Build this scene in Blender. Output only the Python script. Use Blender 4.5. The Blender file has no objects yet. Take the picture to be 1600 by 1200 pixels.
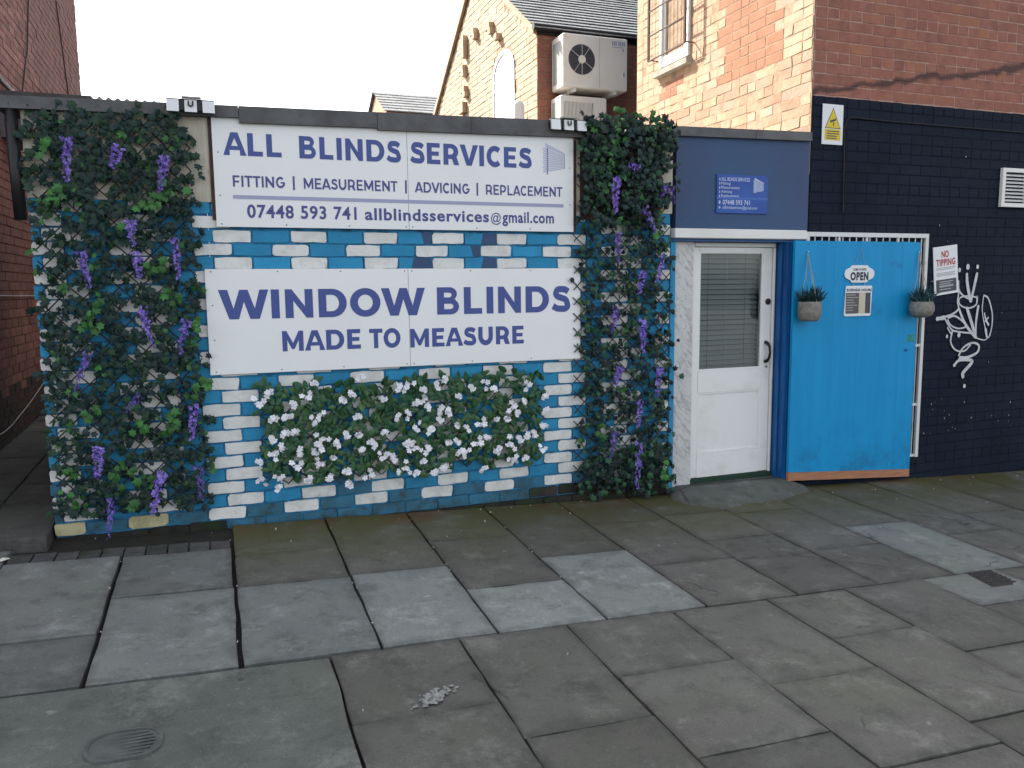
import bpy, math, random
from mathutils import Vector, Matrix, Euler, noise as mnoise
from mathutils.geometry import tessellate_polygon
R = random.Random(7)
sc = bpy.context.scene
COL = sc.collection

# ------------------------------------------------------------------ camera, sky, sun, exposure
cam = bpy.data.cameras.new('camera')
camo = bpy.data.objects.new('camera', cam); COL.objects.link(camo)
yaw, pitch, roll = .3565, -.1213, -.0112
F = Vector((math.sin(yaw)*math.cos(pitch), math.cos(yaw)*math.cos(pitch), math.sin(pitch)))
RT = Vector((math.cos(yaw), -math.sin(yaw), 0)); UP = RT.cross(F)
cr, sr = math.cos(roll), math.sin(roll)
r2, u2 = cr*RT + sr*UP, -sr*RT + cr*UP
mw = Matrix((r2, u2, -F)).transposed().to_4x4(); mw.translation = (-.0405, -5.345, 1.512)
camo.matrix_world = mw
cam.sensor_width = 36; cam.lens = 36*1238.8/1600; cam.clip_start = .05; cam.clip_end = 600
sc.camera = camo

TO_SUN = Vector((-.402, .635, .663)).normalized()
wd = bpy.data.worlds.new('World'); sc.world = wd; wd.use_nodes = True
wn, wl = wd.node_tree.nodes, wd.node_tree.links
sky = wn.new('ShaderNodeTexSky'); sky.sky_type = 'NISHITA'; sky.sun_disc = False
sky.sun_elevation = math.asin(TO_SUN.z); sky.sun_rotation = math.atan2(TO_SUN.x, TO_SUN.y)
sky.air_density = 1.0; sky.dust_density = 3.0; sky.ozone_density = 1.0
hs = wn.new('ShaderNodeHueSaturation'); hs.inputs['Saturation'].default_value = .31
wl.new(sky.outputs[0], hs.inputs['Color']); wl.new(hs.outputs[0], wn['Background'].inputs[0])
wn['Background'].inputs[1].default_value = .15
sl = bpy.data.lights.new('sun', 'SUN'); sl.energy = 4.8; sl.angle = math.radians(.55); sl.color = (1, .93, .82)
so = bpy.data.objects.new('sun', sl); COL.objects.link(so)
so.rotation_euler = TO_SUN.to_track_quat('Z', 'Y').to_euler(); so.location = (-8, 12, 14)
sc.view_settings.view_transform = 'Standard'; sc.view_settings.look = 'None'
sc.view_settings.exposure = 1.55; sc.view_settings.gamma = 1; sc.view_settings.use_curve_mapping = False
sc.render.engine = 'CYCLES'; sc.cycles.max_bounces = 6; sc.cycles.transparent_max_bounces = 12

# ------------------------------------------------------------------ materials
def mat(name, col, rough=.75, col2=None, nscale=6, lo=.4, hi=.65, var=0., bump=0., bscale=40, spec=.35,
        stretch=None, col3=None, n3=2.2, lo3=.55, hi3=.7, metal=0.):
    m = bpy.data.materials.new(name); m.use_nodes = True
    N, L = m.node_tree.nodes, m.node_tree.links
    b = N['Principled BSDF']; b.inputs['Roughness'].default_value = rough
    b.inputs['Specular IOR Level'].default_value = spec; b.inputs['Metallic'].default_value = metal
    geo = N.new('ShaderNodeNewGeometry'); P = geo.outputs['Position']
    if stretch:
        mp = N.new('ShaderNodeMapping'); mp.inputs['Scale'].default_value = stretch; L.new(P, mp.inputs[0]); P2 = mp.outputs[0]
    else: P2 = P
    oi = N.new('ShaderNodeObjectInfo')
    rgb = N.new('ShaderNodeRGB'); rgb.outputs[0].default_value = (*col, 1); out = rgb.outputs[0]
    def layer(out, c, s, lo, hi, src, det=6):
        n = N.new('ShaderNodeTexNoise'); n.inputs['Scale'].default_value = s; n.inputs['Detail'].default_value = det
        n.inputs['Roughness'].default_value = .62
        ad = N.new('ShaderNodeVectorMath'); ad.operation = 'ADD'; L.new(src, ad.inputs[0])
        cb = N.new('ShaderNodeCombineXYZ'); ml = N.new('ShaderNodeMath'); ml.operation = 'MULTIPLY'; ml.inputs[1].default_value = 9.
        L.new(oi.outputs['Random'], ml.inputs[0]); L.new(ml.outputs[0], cb.inputs[0]); L.new(ml.outputs[0], cb.inputs[2])
        L.new(cb.outputs[0], ad.inputs[1]); L.new(ad.outputs[0], n.inputs['Vector'])
        mr = N.new('ShaderNodeMapRange'); mr.inputs[1].default_value = lo; mr.inputs[2].default_value = hi; L.new(n.outputs[0], mr.inputs[0])
        mx = N.new('ShaderNodeMix'); mx.data_type = 'RGBA'; L.new(mr.outputs[0], mx.inputs[0]); L.new(out, mx.inputs[6])
        mx.inputs[7].default_value = (*c, 1); return mx.outputs[2]
    if col2: out = layer(out, col2, nscale, lo, hi, P2)
    if col3: out = layer(out, col3, n3, lo3, hi3, P)
    if var:
        hv = N.new('ShaderNodeHueSaturation'); mr = N.new('ShaderNodeMapRange')
        mr.inputs[3].default_value = 1-var; mr.inputs[4].default_value = 1+var
        L.new(oi.outputs['Random'], mr.inputs[0]); L.new(mr.outputs[0], hv.inputs['Value']); L.new(out, hv.inputs['Color']); out = hv.outputs[0]
    L.new(out, b.inputs['Base Color'])
    if bump:
        n = N.new('ShaderNodeTexNoise'); n.inputs['Scale'].default_value = bscale; n.inputs['Detail'].default_value = 6; L.new(P2, n.inputs['Vector'])
        bp = N.new('ShaderNodeBump'); bp.inputs['Strength'].default_value = bump; bp.inputs['Distance'].default_value = .006
        L.new(n.outputs[0], bp.inputs['Height']); L.new(bp.outputs[0], b.inputs['Normal'])
    return m
M = {}
M['white_paint'] = mat('white_paint', (.71,.71,.685), .7, (.54,.535,.50), 11, .45, .75, .07, .7, 22, spec=.2, col3=(.33,.31,.25), n3=10, lo3=.62, hi3=.8)
M['blue_paint'] = mat('blue_paint', (.030,.265,.475), .6, (.026,.21,.385), 5, .35, .7, .08, .5, 24, spec=.2, col3=(.03,.15,.25), n3=8, lo3=.6, hi3=.8)
M['teal_paint'] = mat('worn_blue_paint', (.03,.15,.25), .6, (.03,.09,.12), 7, .4, .65, .1, .4, 30, col3=(.03,.035,.025), n3=10, lo3=.55, hi3=.72)
M['navy_split'] = mat('blue_brick_with_navy_stain', (.022,.22,.43), .5, (.035,.07,.16), 1, .5, .501, .05, .3, 30)
M['dirty_brick'] = mat('dirty_unpainted_brick', (.035,.03,.026), .85, (.015,.014,.012), 9, .4, .6, .3, .6, 30, col3=(.02,.035,.012), n3=5, lo3=.5, hi3=.62)
M['blue_mortar'] = mat('blue_mortar', (.024,.21,.40), .7, (.012,.10,.20), 14, .45, .62, 0, .5, 50)
M['dark_mortar'] = mat('dark_mortar', (.02,.02,.018), .9, (.05,.05,.04), 20, .5, .7, 0, .5, 50)
M['yellow_white'] = mat('stained_cream_paint', (.5,.46,.27), .7, (.34,.31,.16), 12, .45, .65, .05, .5, 30)
M['render'] = mat('cream_render', (.55,.51,.42), .85, (.40,.37,.30), 5, .4, .7, 0, .5, 60, stretch=(6,6,1), col3=(.24,.22,.18), n3=9, lo3=.6, hi3=.75)
M['coping'] = mat('bitumen_coping', (.125,.125,.127), .85, (.08,.08,.082), 5, .4, .65, .08, .4, 40, stretch=(1,1,1))
M['felt'] = mat('pale_roof_felt', (.34,.33,.31), .9, (.28,.27,.25), 2)  # unseen roof, made pale to bounce sunlight onto the air conditioners
M['sign'] = mat('sign_white', (.80,.805,.80), .35, (.765,.77,.765), 2, .4, .7, 0, 0)
M['letter'] = mat('sign_blue_print', (.058,.086,.28), .45)
M['letter2'] = mat('sign_purple_blue_print', (.072,.076,.245), .45)
M['rule'] = mat('sign_grey_print', (.33,.34,.50), .4)
M['logo_pale'] = mat('logo_pale_print', (.50,.51,.66), .4)
M['screw'] = mat('screw_dark', (.12,.12,.13), .5, metal=.5)
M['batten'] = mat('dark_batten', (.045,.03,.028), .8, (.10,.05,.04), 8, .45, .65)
M['bark'] = mat('lattice_bark', (.022,.016,.014), .85, (.04,.028,.024), 30, .4, .6, .3)
M['leaf_dark'] = mat('ivy_leaf_dark', (.009,.027,.025), .55, (.020,.046,.040), 40, .45, .7, .5, spec=.28)
M['leaf_mid'] = mat('ivy_leaf_green', (.015,.052,.026), .55, (.032,.080,.036), 40, .45, .7, .4, spec=.28)
M['leaf_bright'] = mat('ivy_leaf_bright', (.040,.145,.032), .5, (.022,.09,.022), 40, .45, .7, .35, spec=.3)
M['leaf_brown'] = mat('ivy_leaf_brown', (.05,.032,.022), .7, (.026,.019,.015), 40, .45, .7, .3)
M['leaf_flower'] = mat('broad_leaf_green', (.026,.082,.036), .5, (.014,.052,.028), 30, .45, .65, .4, spec=.35)
M['leaf_flower2'] = mat('broad_leaf_yellow_green', (.058,.125,.042), .5, (.03,.08,.03), 30, .45, .65, .3, spec=.35)
M['petal'] = mat('white_petal', (.78,.78,.82), .6, (.6,.6,.68), 60, .5, .75, .06)
M['wist'] = mat('purple_floret', (.19,.12,.50), .6, (.33,.25,.66), 70, .45, .65, .2)
M['wist2'] = mat('deep_purple_floret', (.10,.06,.32), .6, (.17,.10,.44), 70, .45, .65, .2)
M['navy'] = mat('navy_panel_paint', (.040,.064,.145), .55, (.026,.066,.148), 1.2, .4, .6, 0, .15, 60, col3=(.028,.085,.19), n3=.8, lo3=.45, hi3=.7)
M['upvc'] = mat('white_upvc', (.74,.73,.70), .32, (.68,.67,.63), 3, .45, .7, 0, 0)
M['door_white'] = mat('white_door', (.76,.76,.74), .3, (.66,.65,.60), 4, .5, .75, 0, 0, col3=(.5,.48,.42), n3=11, lo3=.7, hi3=.85)
M['marble'] = mat('marbled_panel', (.64,.63,.61), .35, (.36,.36,.37), 9, .52, .68, 0, 0, stretch=(1.7,1,.75))
def marble_mat():
    m = bpy.data.materials.new('marbled_panel'); m.use_nodes = True; N, L = m.node_tree.nodes, m.node_tree.links; b = N['Principled BSDF']; b.inputs['Roughness'].default_value = .35
    P = N.new('ShaderNodeNewGeometry').outputs['Position']; mp = N.new('ShaderNodeMapping'); mp.inputs['Rotation'].default_value = (0,math.radians(38),0); mp.inputs['Scale'].default_value = (1,1,1); L.new(P, mp.inputs[0])
    n = N.new('ShaderNodeTexNoise'); n.inputs['Scale'].default_value = 11; n.inputs['Detail'].default_value = 7; n.inputs['Distortion'].default_value = 1.1
    mp2 = N.new('ShaderNodeMapping'); mp2.inputs['Scale'].default_value = (3.2,1,.9); L.new(mp.outputs[0], mp2.inputs[0]); L.new(mp2.outputs[0], n.inputs['Vector'])
    r = N.new('ShaderNodeValToRGB'); e = r.color_ramp.elements; e[0].position = .36; e[0].color = (.36,.36,.365,1); e[1].position = .54; e[1].color = (.60,.595,.58,1); x = e.new(.62); x.color = (.53,.525,.515,1)
    L.new(n.outputs[0], r.inputs[0]); L.new(r.outputs[0], b.inputs['Base Color']); return m
M['marble'] = marble_mat()
M['jamb'] = mat('jamb_blue', (.008,.10,.30), .4, (.004,.055,.19), 4, .4, .65, 0, .15, 30, stretch=(6,6,.7))
M['panel'] = mat('shutter_blue', (.008,.275,.56), .5, (.005,.24,.51), 2.0, .35, .7, .012, .06, 45, spec=.22, stretch=(5,5,.5), col3=(.012,.12,.25), n3=3.4, lo3=.60, hi3=.86)
M['timber'] = mat('raw_timber', (.42,.20,.11), .8, (.30,.13,.07), 6, .4, .65, 0, .3, 40, stretch=(1,6,10))
M['gate'] = mat('gate_white_metal', (.66,.66,.64), .4, (.5,.49,.45), 12, .55, .75)
M['black'] = mat('black_plastic', (.012,.012,.014), .4)
M['chrome'] = mat('worn_chrome', (.4,.4,.42), .3, metal=.9)
M['mat_green'] = mat('threshold_green', (.012,.04,.025), .8)
M['blind'] = mat('grey_blind_slat', (.34,.36,.37), .45, var=.06)
M['cord'] = mat('blind_cord', (.55,.56,.55), .7)
M['inside'] = mat('dark_interior', (.05,.055,.06), .9)
M['rope'] = mat('jute_rope', (.34,.28,.24), .9)
M['pot'] = mat('woven_stone_pot', (.25,.235,.21), .85, (.17,.16,.145), 25, .4, .6, .1, .7, 60)
M['plant'] = mat('spiky_blue_green_leaf', (.012,.045,.055), .6, (.02,.07,.07), 30, .4, .6, .3)
M['plaque'] = mat('plaque_white', (.72,.73,.74), .45)
M['ink'] = mat('dark_print', (.025,.03,.05), .5)
M['taupe'] = mat('taupe_print', (.10,.09,.085), .5)
M['slip'] = mat('cream_slip', (.55,.49,.38), .6)
M['grey_print'] = mat('grey_print', (.34,.34,.36), .5)
M['charcoal'] = mat('charcoal_print', (.06,.065,.075), .5)
M['red_print'] = mat('red_print', (.42,.03,.04), .5)
M['yellow'] = mat('yellow_print', (.65,.48,.02), .45)
M['sign_blue'] = mat('small_sign_blue', (.012,.058,.29), .4, (.02,.085,.36), 2.5, .4, .6)
M['sign_pale'] = mat('small_sign_pale_print', (.45,.52,.72), .45)
M['black_paint'] = mat('black_masonry_paint', (.0055,.0095,.020), .7, (.010,.015,.028), 1.6, .4, .7, .15, .5, 25, spec=.12, col3=(.06,.06,.065), n3=16, lo3=.73, hi3=.8)
M['black_joint'] = mat('black_joint', (.0055,.0095,.020), .8, bump=.4, bscale=50, spec=.1)
M['red_brick'] = mat('red_brick', (.30,.125,.092), .85, (.225,.092,.07), 8, .4, .65, .08, .6, 40, col3=(.35,.145,.075), n3=1.1, lo3=.5, hi3=.7)
M['red_mortar'] = mat('pale_mortar', (.42,.27,.22), .9, (.33,.17,.13), 10, .45, .6, 0, .5, 60)
def crack(m):
    N, L = m.node_tree.nodes, m.node_tree.links; b = N['Principled BSDF']; src = b.inputs['Base Color'].links[0].from_socket
    P = N.new('ShaderNodeNewGeometry').outputs['Position']; sp = N.new('ShaderNodeSeparateXYZ'); L.new(P, sp.inputs[0])
    n = N.new('ShaderNodeTexNoise'); n.inputs['Scale'].default_value = 5; n.inputs['Detail'].default_value = 6; L.new(P, n.inputs['Vector'])
    def op(o, a, bb):
        q = N.new('ShaderNodeMath'); q.operation = o
        for k, v in enumerate((a, bb)):
            if isinstance(v, (int, float)): q.inputs[k].default_value = v
            elif v is not None: L.new(v, q.inputs[k])
        return q.outputs[0]
    line = op('ADD', op('MULTIPLY', sp.outputs[0], .155), 3.06-.155*4.57); d = op('SUBTRACT', sp.outputs[2], line); d = op('ADD', d, op('MULTIPLY', op('SUBTRACT', n.outputs[0], .5), .16)); d = op('ABSOLUTE', d, None)
    mr = N.new('ShaderNodeMapRange'); mr.inputs[1].default_value = .038; mr.inputs[2].default_value = .012; mr.inputs[3].default_value = 0; mr.inputs[4].default_value = .8; L.new(d, mr.inputs[0])
    mx = N.new('ShaderNodeMix'); mx.data_type = 'RGBA'; L.new(mr.outputs[0], mx.inputs[0]); L.new(src, mx.inputs[6]); mx.inputs[7].default_value = (.05,.03,.03,1); L.new(mx.outputs[2], b.inputs['Base Color'])
crack(M['red_brick']); crack(M['red_mortar'])
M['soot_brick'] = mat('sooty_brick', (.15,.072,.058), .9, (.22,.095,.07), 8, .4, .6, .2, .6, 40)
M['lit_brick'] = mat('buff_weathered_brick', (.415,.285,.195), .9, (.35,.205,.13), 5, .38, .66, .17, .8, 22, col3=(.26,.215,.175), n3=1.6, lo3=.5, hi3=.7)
M['gable_brick'] = mat('haze_pale_gable_brick', (.47,.36,.26), .9, (.40,.27,.18), 5, .4, .65, .12, .8, 22, col3=(.36,.29,.23), n3=1.6, lo3=.5, hi3=.7)  # paler than the side wall brick, with some lens haze in the colour
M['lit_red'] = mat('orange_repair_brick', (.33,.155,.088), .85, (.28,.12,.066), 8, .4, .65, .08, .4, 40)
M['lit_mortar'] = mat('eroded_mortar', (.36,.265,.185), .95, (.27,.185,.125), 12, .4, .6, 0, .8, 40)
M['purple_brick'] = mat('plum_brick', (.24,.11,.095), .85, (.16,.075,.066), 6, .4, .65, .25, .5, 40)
M['black_brick'] = mat('painted_shaded_brick', (.022,.016,.017), .85, (.04,.026,.024), 5, .4, .65, .3, .5, 40)  # black paint and the shade of the unlit passage, both in the colour
M['slate'] = mat('grey_slate', (.27,.28,.285), .75, (.19,.20,.205), 4, .4, .65, .2, .3, 40)
M['ac'] = mat('ac_casing', (.80,.76,.70), .45, (.74,.69,.62), 3, .4, .7)
M['ac_dark'] = mat('ac_dark_grille', (.07,.07,.08), .5)
M['ac_coil'] = mat('ac_coil', (.28,.31,.30), .5)
M['glasswhite'] = mat('pale_reflection_pane', (.62,.66,.70), .15, spec=.6)  # bright reflection put into the pane colour
M['cage_metal'] = mat('rusty_cage_metal', (.07,.05,.045), .7, (.12,.07,.05), 9)
M['stone'] = mat('grey_stone_sill', (.36,.33,.28), .85, (.26,.24,.2), 9, .4, .6, 0, .3, 40)
M['soil'] = mat('dark_grit', (.016,.0145,.012), .95, (.022,.022,.014), 15, .4, .6, 0, .8, 60)
M['sett'] = mat('setts_grey', (.075,.075,.07), .85, (.05,.05,.05), 9, .4, .6, .25, .6, 40, col3=(.03,.04,.018), n3=6, lo3=.5, hi3=.68)
M['drain'] = mat('cast_iron', (.03,.03,.03), .7, (.05,.045,.04), 20, .4, .6, 0, .5, 80)
M['cover'] = mat('worn_cover', (.108,.116,.112), .85, (.078,.086,.084), 14, .4, .6, 0, .6, 80)
M['litter'] = mat('pale_litter', (.5,.47,.42), .9, var=.3)
M['dry_paint'] = mat('dry_paint', (.32,.33,.32), .9, (.17,.17,.16), 45, .42, .6)
M['orange'] = mat('orange_litter', (.5,.2,.03), .8)
M['cable'] = mat('black_cable', (.012,.012,.014), .6)
M['cable_white'] = mat('white_cable', (.5,.5,.52), .6)
M['graffiti'] = mat('white_spray_paint', (.56,.58,.58), .6, (.38,.40,.42), 10, .45, .75)
M['road_tar'] = mat('road_asphalt', (.10,.10,.10), .9, (.07,.07,.07), 3)
M['moss_paint'] = mat('green_sticker', (.02,.22,.12), .6, (.02,.25,.4), 40, .45, .6)

def slab_mat(name, c, c2, moss=True, rough=.8):
    m = bpy.data.materials.new(name); m.use_nodes = True
    N, L = m.node_tree.nodes, m.node_tree.links; b = N['Principled BSDF']
    b.inputs['Roughness'].default_value = rough; b.inputs['Specular IOR Level'].default_value = .3
    P = N.new('ShaderNodeNewGeometry').outputs['Position']; oi = N.new('ShaderNodeObjectInfo')
    def nz(s, d=7, r=.65):
        n = N.new('ShaderNodeTexNoise'); n.inputs['Scale'].default_value = s; n.inputs['Detail'].default_value = d; n.inputs['Roughness'].default_value = r
        L.new(P, n.inputs['Vector']); return n.outputs[0]
    def rng(o, a, bb, c0=0., c1=1.):
        mr = N.new('ShaderNodeMapRange'); mr.inputs[1].default_value = a; mr.inputs[2].default_value = bb
        mr.inputs[3].default_value = c0; mr.inputs[4].default_value = c1; L.new(o, mr.inputs[0]); return mr.outputs[0]
    def mix(f, a, bcol):
        mx = N.new('ShaderNodeMix'); mx.data_type = 'RGBA'; L.new(f, mx.inputs[0]); L.new(a, mx.inputs[6]); mx.inputs[7].default_value = (*bcol, 1); return mx.outputs[2]
    rgb = N.new('ShaderNodeRGB'); rgb.outputs[0].default_value = (*c, 1)
    out = mix(rng(nz(2.3), .38, .66), rgb.outputs[0], c2)
    out = mix(rng(nz(.9, 5), .50, .66, 0, .75), out, (c[0]*.86,c[1]*.93,c[2]*.78))     # olive damp
    out = mix(rng(nz(6.5, 8, .72), .50, .66, 0, .9), out, tuple(x*.58 for x in c))       # dark blotches
    out = mix(rng(nz(4.1, 8, .78), .53, .68, 0, .9), out, tuple(min(1, x*1.5) for x in c))   # worn pale patches
    out = mix(rng(nz(130, 3), .56, .74), out, tuple(x*.5 for x in c))          # aggregate specks
    out = mix(rng(nz(80, 3), .62, .78), out, tuple(min(1, x*1.75) for x in c))
    v = N.new('ShaderNodeTexVoronoi'); v.inputs['Scale'].default_value = 3.1; v.inputs['Randomness'].default_value = 1
    wv = N.new('ShaderNodeVectorMath'); wv.operation = 'ADD'; wn2 = N.new('ShaderNodeTexNoise'); wn2.inputs['Scale'].default_value = 14; wn2.inputs['Detail'].default_value = 3; L.new(P, wn2.inputs['Vector'])
    ws = N.new('ShaderNodeVectorMath'); ws.operation = 'SCALE'; ws.inputs['Scale'].default_value = .06; L.new(wn2.outputs['Color'], ws.inputs[0]); L.new(P, wv.inputs[0]); L.new(ws.outputs[0], wv.inputs[1]); L.new(wv.outputs[0], v.inputs['Vector'])
    out = mix(rng(v.outputs['Distance'], .062, .030, 0, .55), out, tuple(min(1, x*1.9+.02) for x in c))    # trodden gum
    v = N.new('ShaderNodeTexVoronoi'); v.inputs['Scale'].default_value = 2.3; L.new(wv.outputs[0], v.inputs['Vector'])
    out = mix(rng(v.outputs['Distance'], .036, .02, 0, .8), out, tuple(x*.4 for x in c))
    ea = N.new('ShaderNodeAttribute'); ea.attribute_name = 'edge'
    ef = N.new('ShaderNodeMath'); ef.operation = 'MULTIPLY'; L.new(ea.outputs['Fac'], ef.inputs[0]); L.new(rng(nz(11, 6), .36, .62, .1, .85), ef.inputs[1])
    out = mix(ef.outputs[0], out, tuple(x*.52 for x in c))
    ck = N.new('ShaderNodeTexVoronoi'); ck.feature = 'DISTANCE_TO_EDGE'; ck.inputs['Scale'].default_value = .9; L.new(wv.outputs[0], ck.inputs['Vector'])
    cf = N.new('ShaderNodeMath'); cf.operation = 'MULTIPLY'; L.new(rng(ck.outputs['Distance'], .007, .001), cf.inputs[0]); L.new(rng(nz(1.1, 3), .54, .6), cf.inputs[1])
    out = mix(cf.outputs[0], out, tuple(x*.3 for x in c))
    if moss:
        sp = N.new('ShaderNodeSeparateXYZ'); L.new(P, sp.inputs[0])
        f = N.new('ShaderNodeMath'); f.operation = 'MULTIPLY'
        L.new(rng(sp.outputs[1], -1.15, -.05), f.inputs[0]); L.new(rng(nz(1.7, 4), .30, .55), f.inputs[1])
        out = mix(f.outputs[0], out, (.062,.062,.016))
        f2 = N.new('ShaderNodeMath'); f2.operation = 'MULTIPLY'
        L.new(rng(sp.outputs[1], -.32, -.03), f2.inputs[0]); L.new(rng(nz(1.3, 4), .50, .66), f2.inputs[1])
        out = mix(f2.outputs[0], out, (.085,.043,.02))
    hv = N.new('ShaderNodeHueSaturation'); L.new(out, hv.inputs['Color']); L.new(rng(oi.outputs['Random'], 0, 1, .84, 1.16), hv.inputs['Value'])
    L.new(hv.outputs[0], b.inputs['Base Color'])
    bp = N.new('ShaderNodeBump'); bp.inputs['Strength'].default_value = .7; bp.inputs['Distance'].default_value = .006
    L.new(nz(38, 8, .72), bp.inputs['Height']); L.new(bp.outputs[0], b.inputs['Normal'])
    return m
M['slab'] = slab_mat('brown_grey_slab', (.126,.124,.112), (.098,.095,.085))
M['slab_light'] = slab_mat('pale_concrete_slab', (.225,.240,.225), (.185,.20,.19), False)
M['slab_mid'] = slab_mat('grey_slab', (.165,.172,.163), (.13,.136,.13), False)
M['asphalt'] = slab_mat('worn_concrete_patch', (.118,.126,.114), (.086,.094,.085), False, .9)
M['ramp'] = slab_mat('grey_mortar_ramp', (.135,.138,.132), (.08,.084,.07), False, .9)
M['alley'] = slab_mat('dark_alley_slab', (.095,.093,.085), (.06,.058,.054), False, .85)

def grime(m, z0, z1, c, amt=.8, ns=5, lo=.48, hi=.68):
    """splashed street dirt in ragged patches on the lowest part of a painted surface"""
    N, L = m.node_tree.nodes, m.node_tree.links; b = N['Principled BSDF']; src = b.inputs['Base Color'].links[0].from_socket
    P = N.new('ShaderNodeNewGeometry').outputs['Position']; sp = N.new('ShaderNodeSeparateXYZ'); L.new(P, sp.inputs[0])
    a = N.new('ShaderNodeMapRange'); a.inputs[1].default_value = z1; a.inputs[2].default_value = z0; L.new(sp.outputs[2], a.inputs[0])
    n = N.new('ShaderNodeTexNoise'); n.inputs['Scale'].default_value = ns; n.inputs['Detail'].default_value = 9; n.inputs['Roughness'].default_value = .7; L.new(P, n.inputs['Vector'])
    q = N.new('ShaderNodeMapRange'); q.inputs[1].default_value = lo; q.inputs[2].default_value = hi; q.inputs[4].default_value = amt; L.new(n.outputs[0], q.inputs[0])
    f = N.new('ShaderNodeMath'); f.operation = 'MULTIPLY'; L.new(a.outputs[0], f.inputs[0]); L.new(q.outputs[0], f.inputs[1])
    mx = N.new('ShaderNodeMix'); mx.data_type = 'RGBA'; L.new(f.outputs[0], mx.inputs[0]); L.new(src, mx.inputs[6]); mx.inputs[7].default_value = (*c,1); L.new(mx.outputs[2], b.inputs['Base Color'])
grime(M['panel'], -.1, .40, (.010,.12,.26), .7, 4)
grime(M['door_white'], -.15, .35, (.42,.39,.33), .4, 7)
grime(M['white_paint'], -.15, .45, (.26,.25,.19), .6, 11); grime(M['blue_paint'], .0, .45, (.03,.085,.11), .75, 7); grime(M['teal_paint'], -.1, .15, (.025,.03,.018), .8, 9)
def glass_mat():
    m = bpy.data.materials.new('door_glass'); m.use_nodes = True; N, L = m.node_tree.nodes, m.node_tree.links
    N.remove(N['Principled BSDF']); t = N.new('ShaderNodeBsdfTransparent'); t.inputs[0].default_value = (.86,.9,.9,1)
    g = N.new('ShaderNodeBsdfGlossy'); g.inputs['Roughness'].default_value = .02
    fr = N.new('ShaderNodeFresnel'); fr.inputs[0].default_value = 1.5; mx = N.new('ShaderNodeMixShader')
    L.new(fr.outputs[0], mx.inputs[0]); L.new(t.outputs[0], mx.inputs[1]); L.new(g.outputs[0], mx.inputs[2]); L.new(mx.outputs[0], N['Material Output'].inputs[0])
    return m
M['glass'] = glass_mat()

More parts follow.
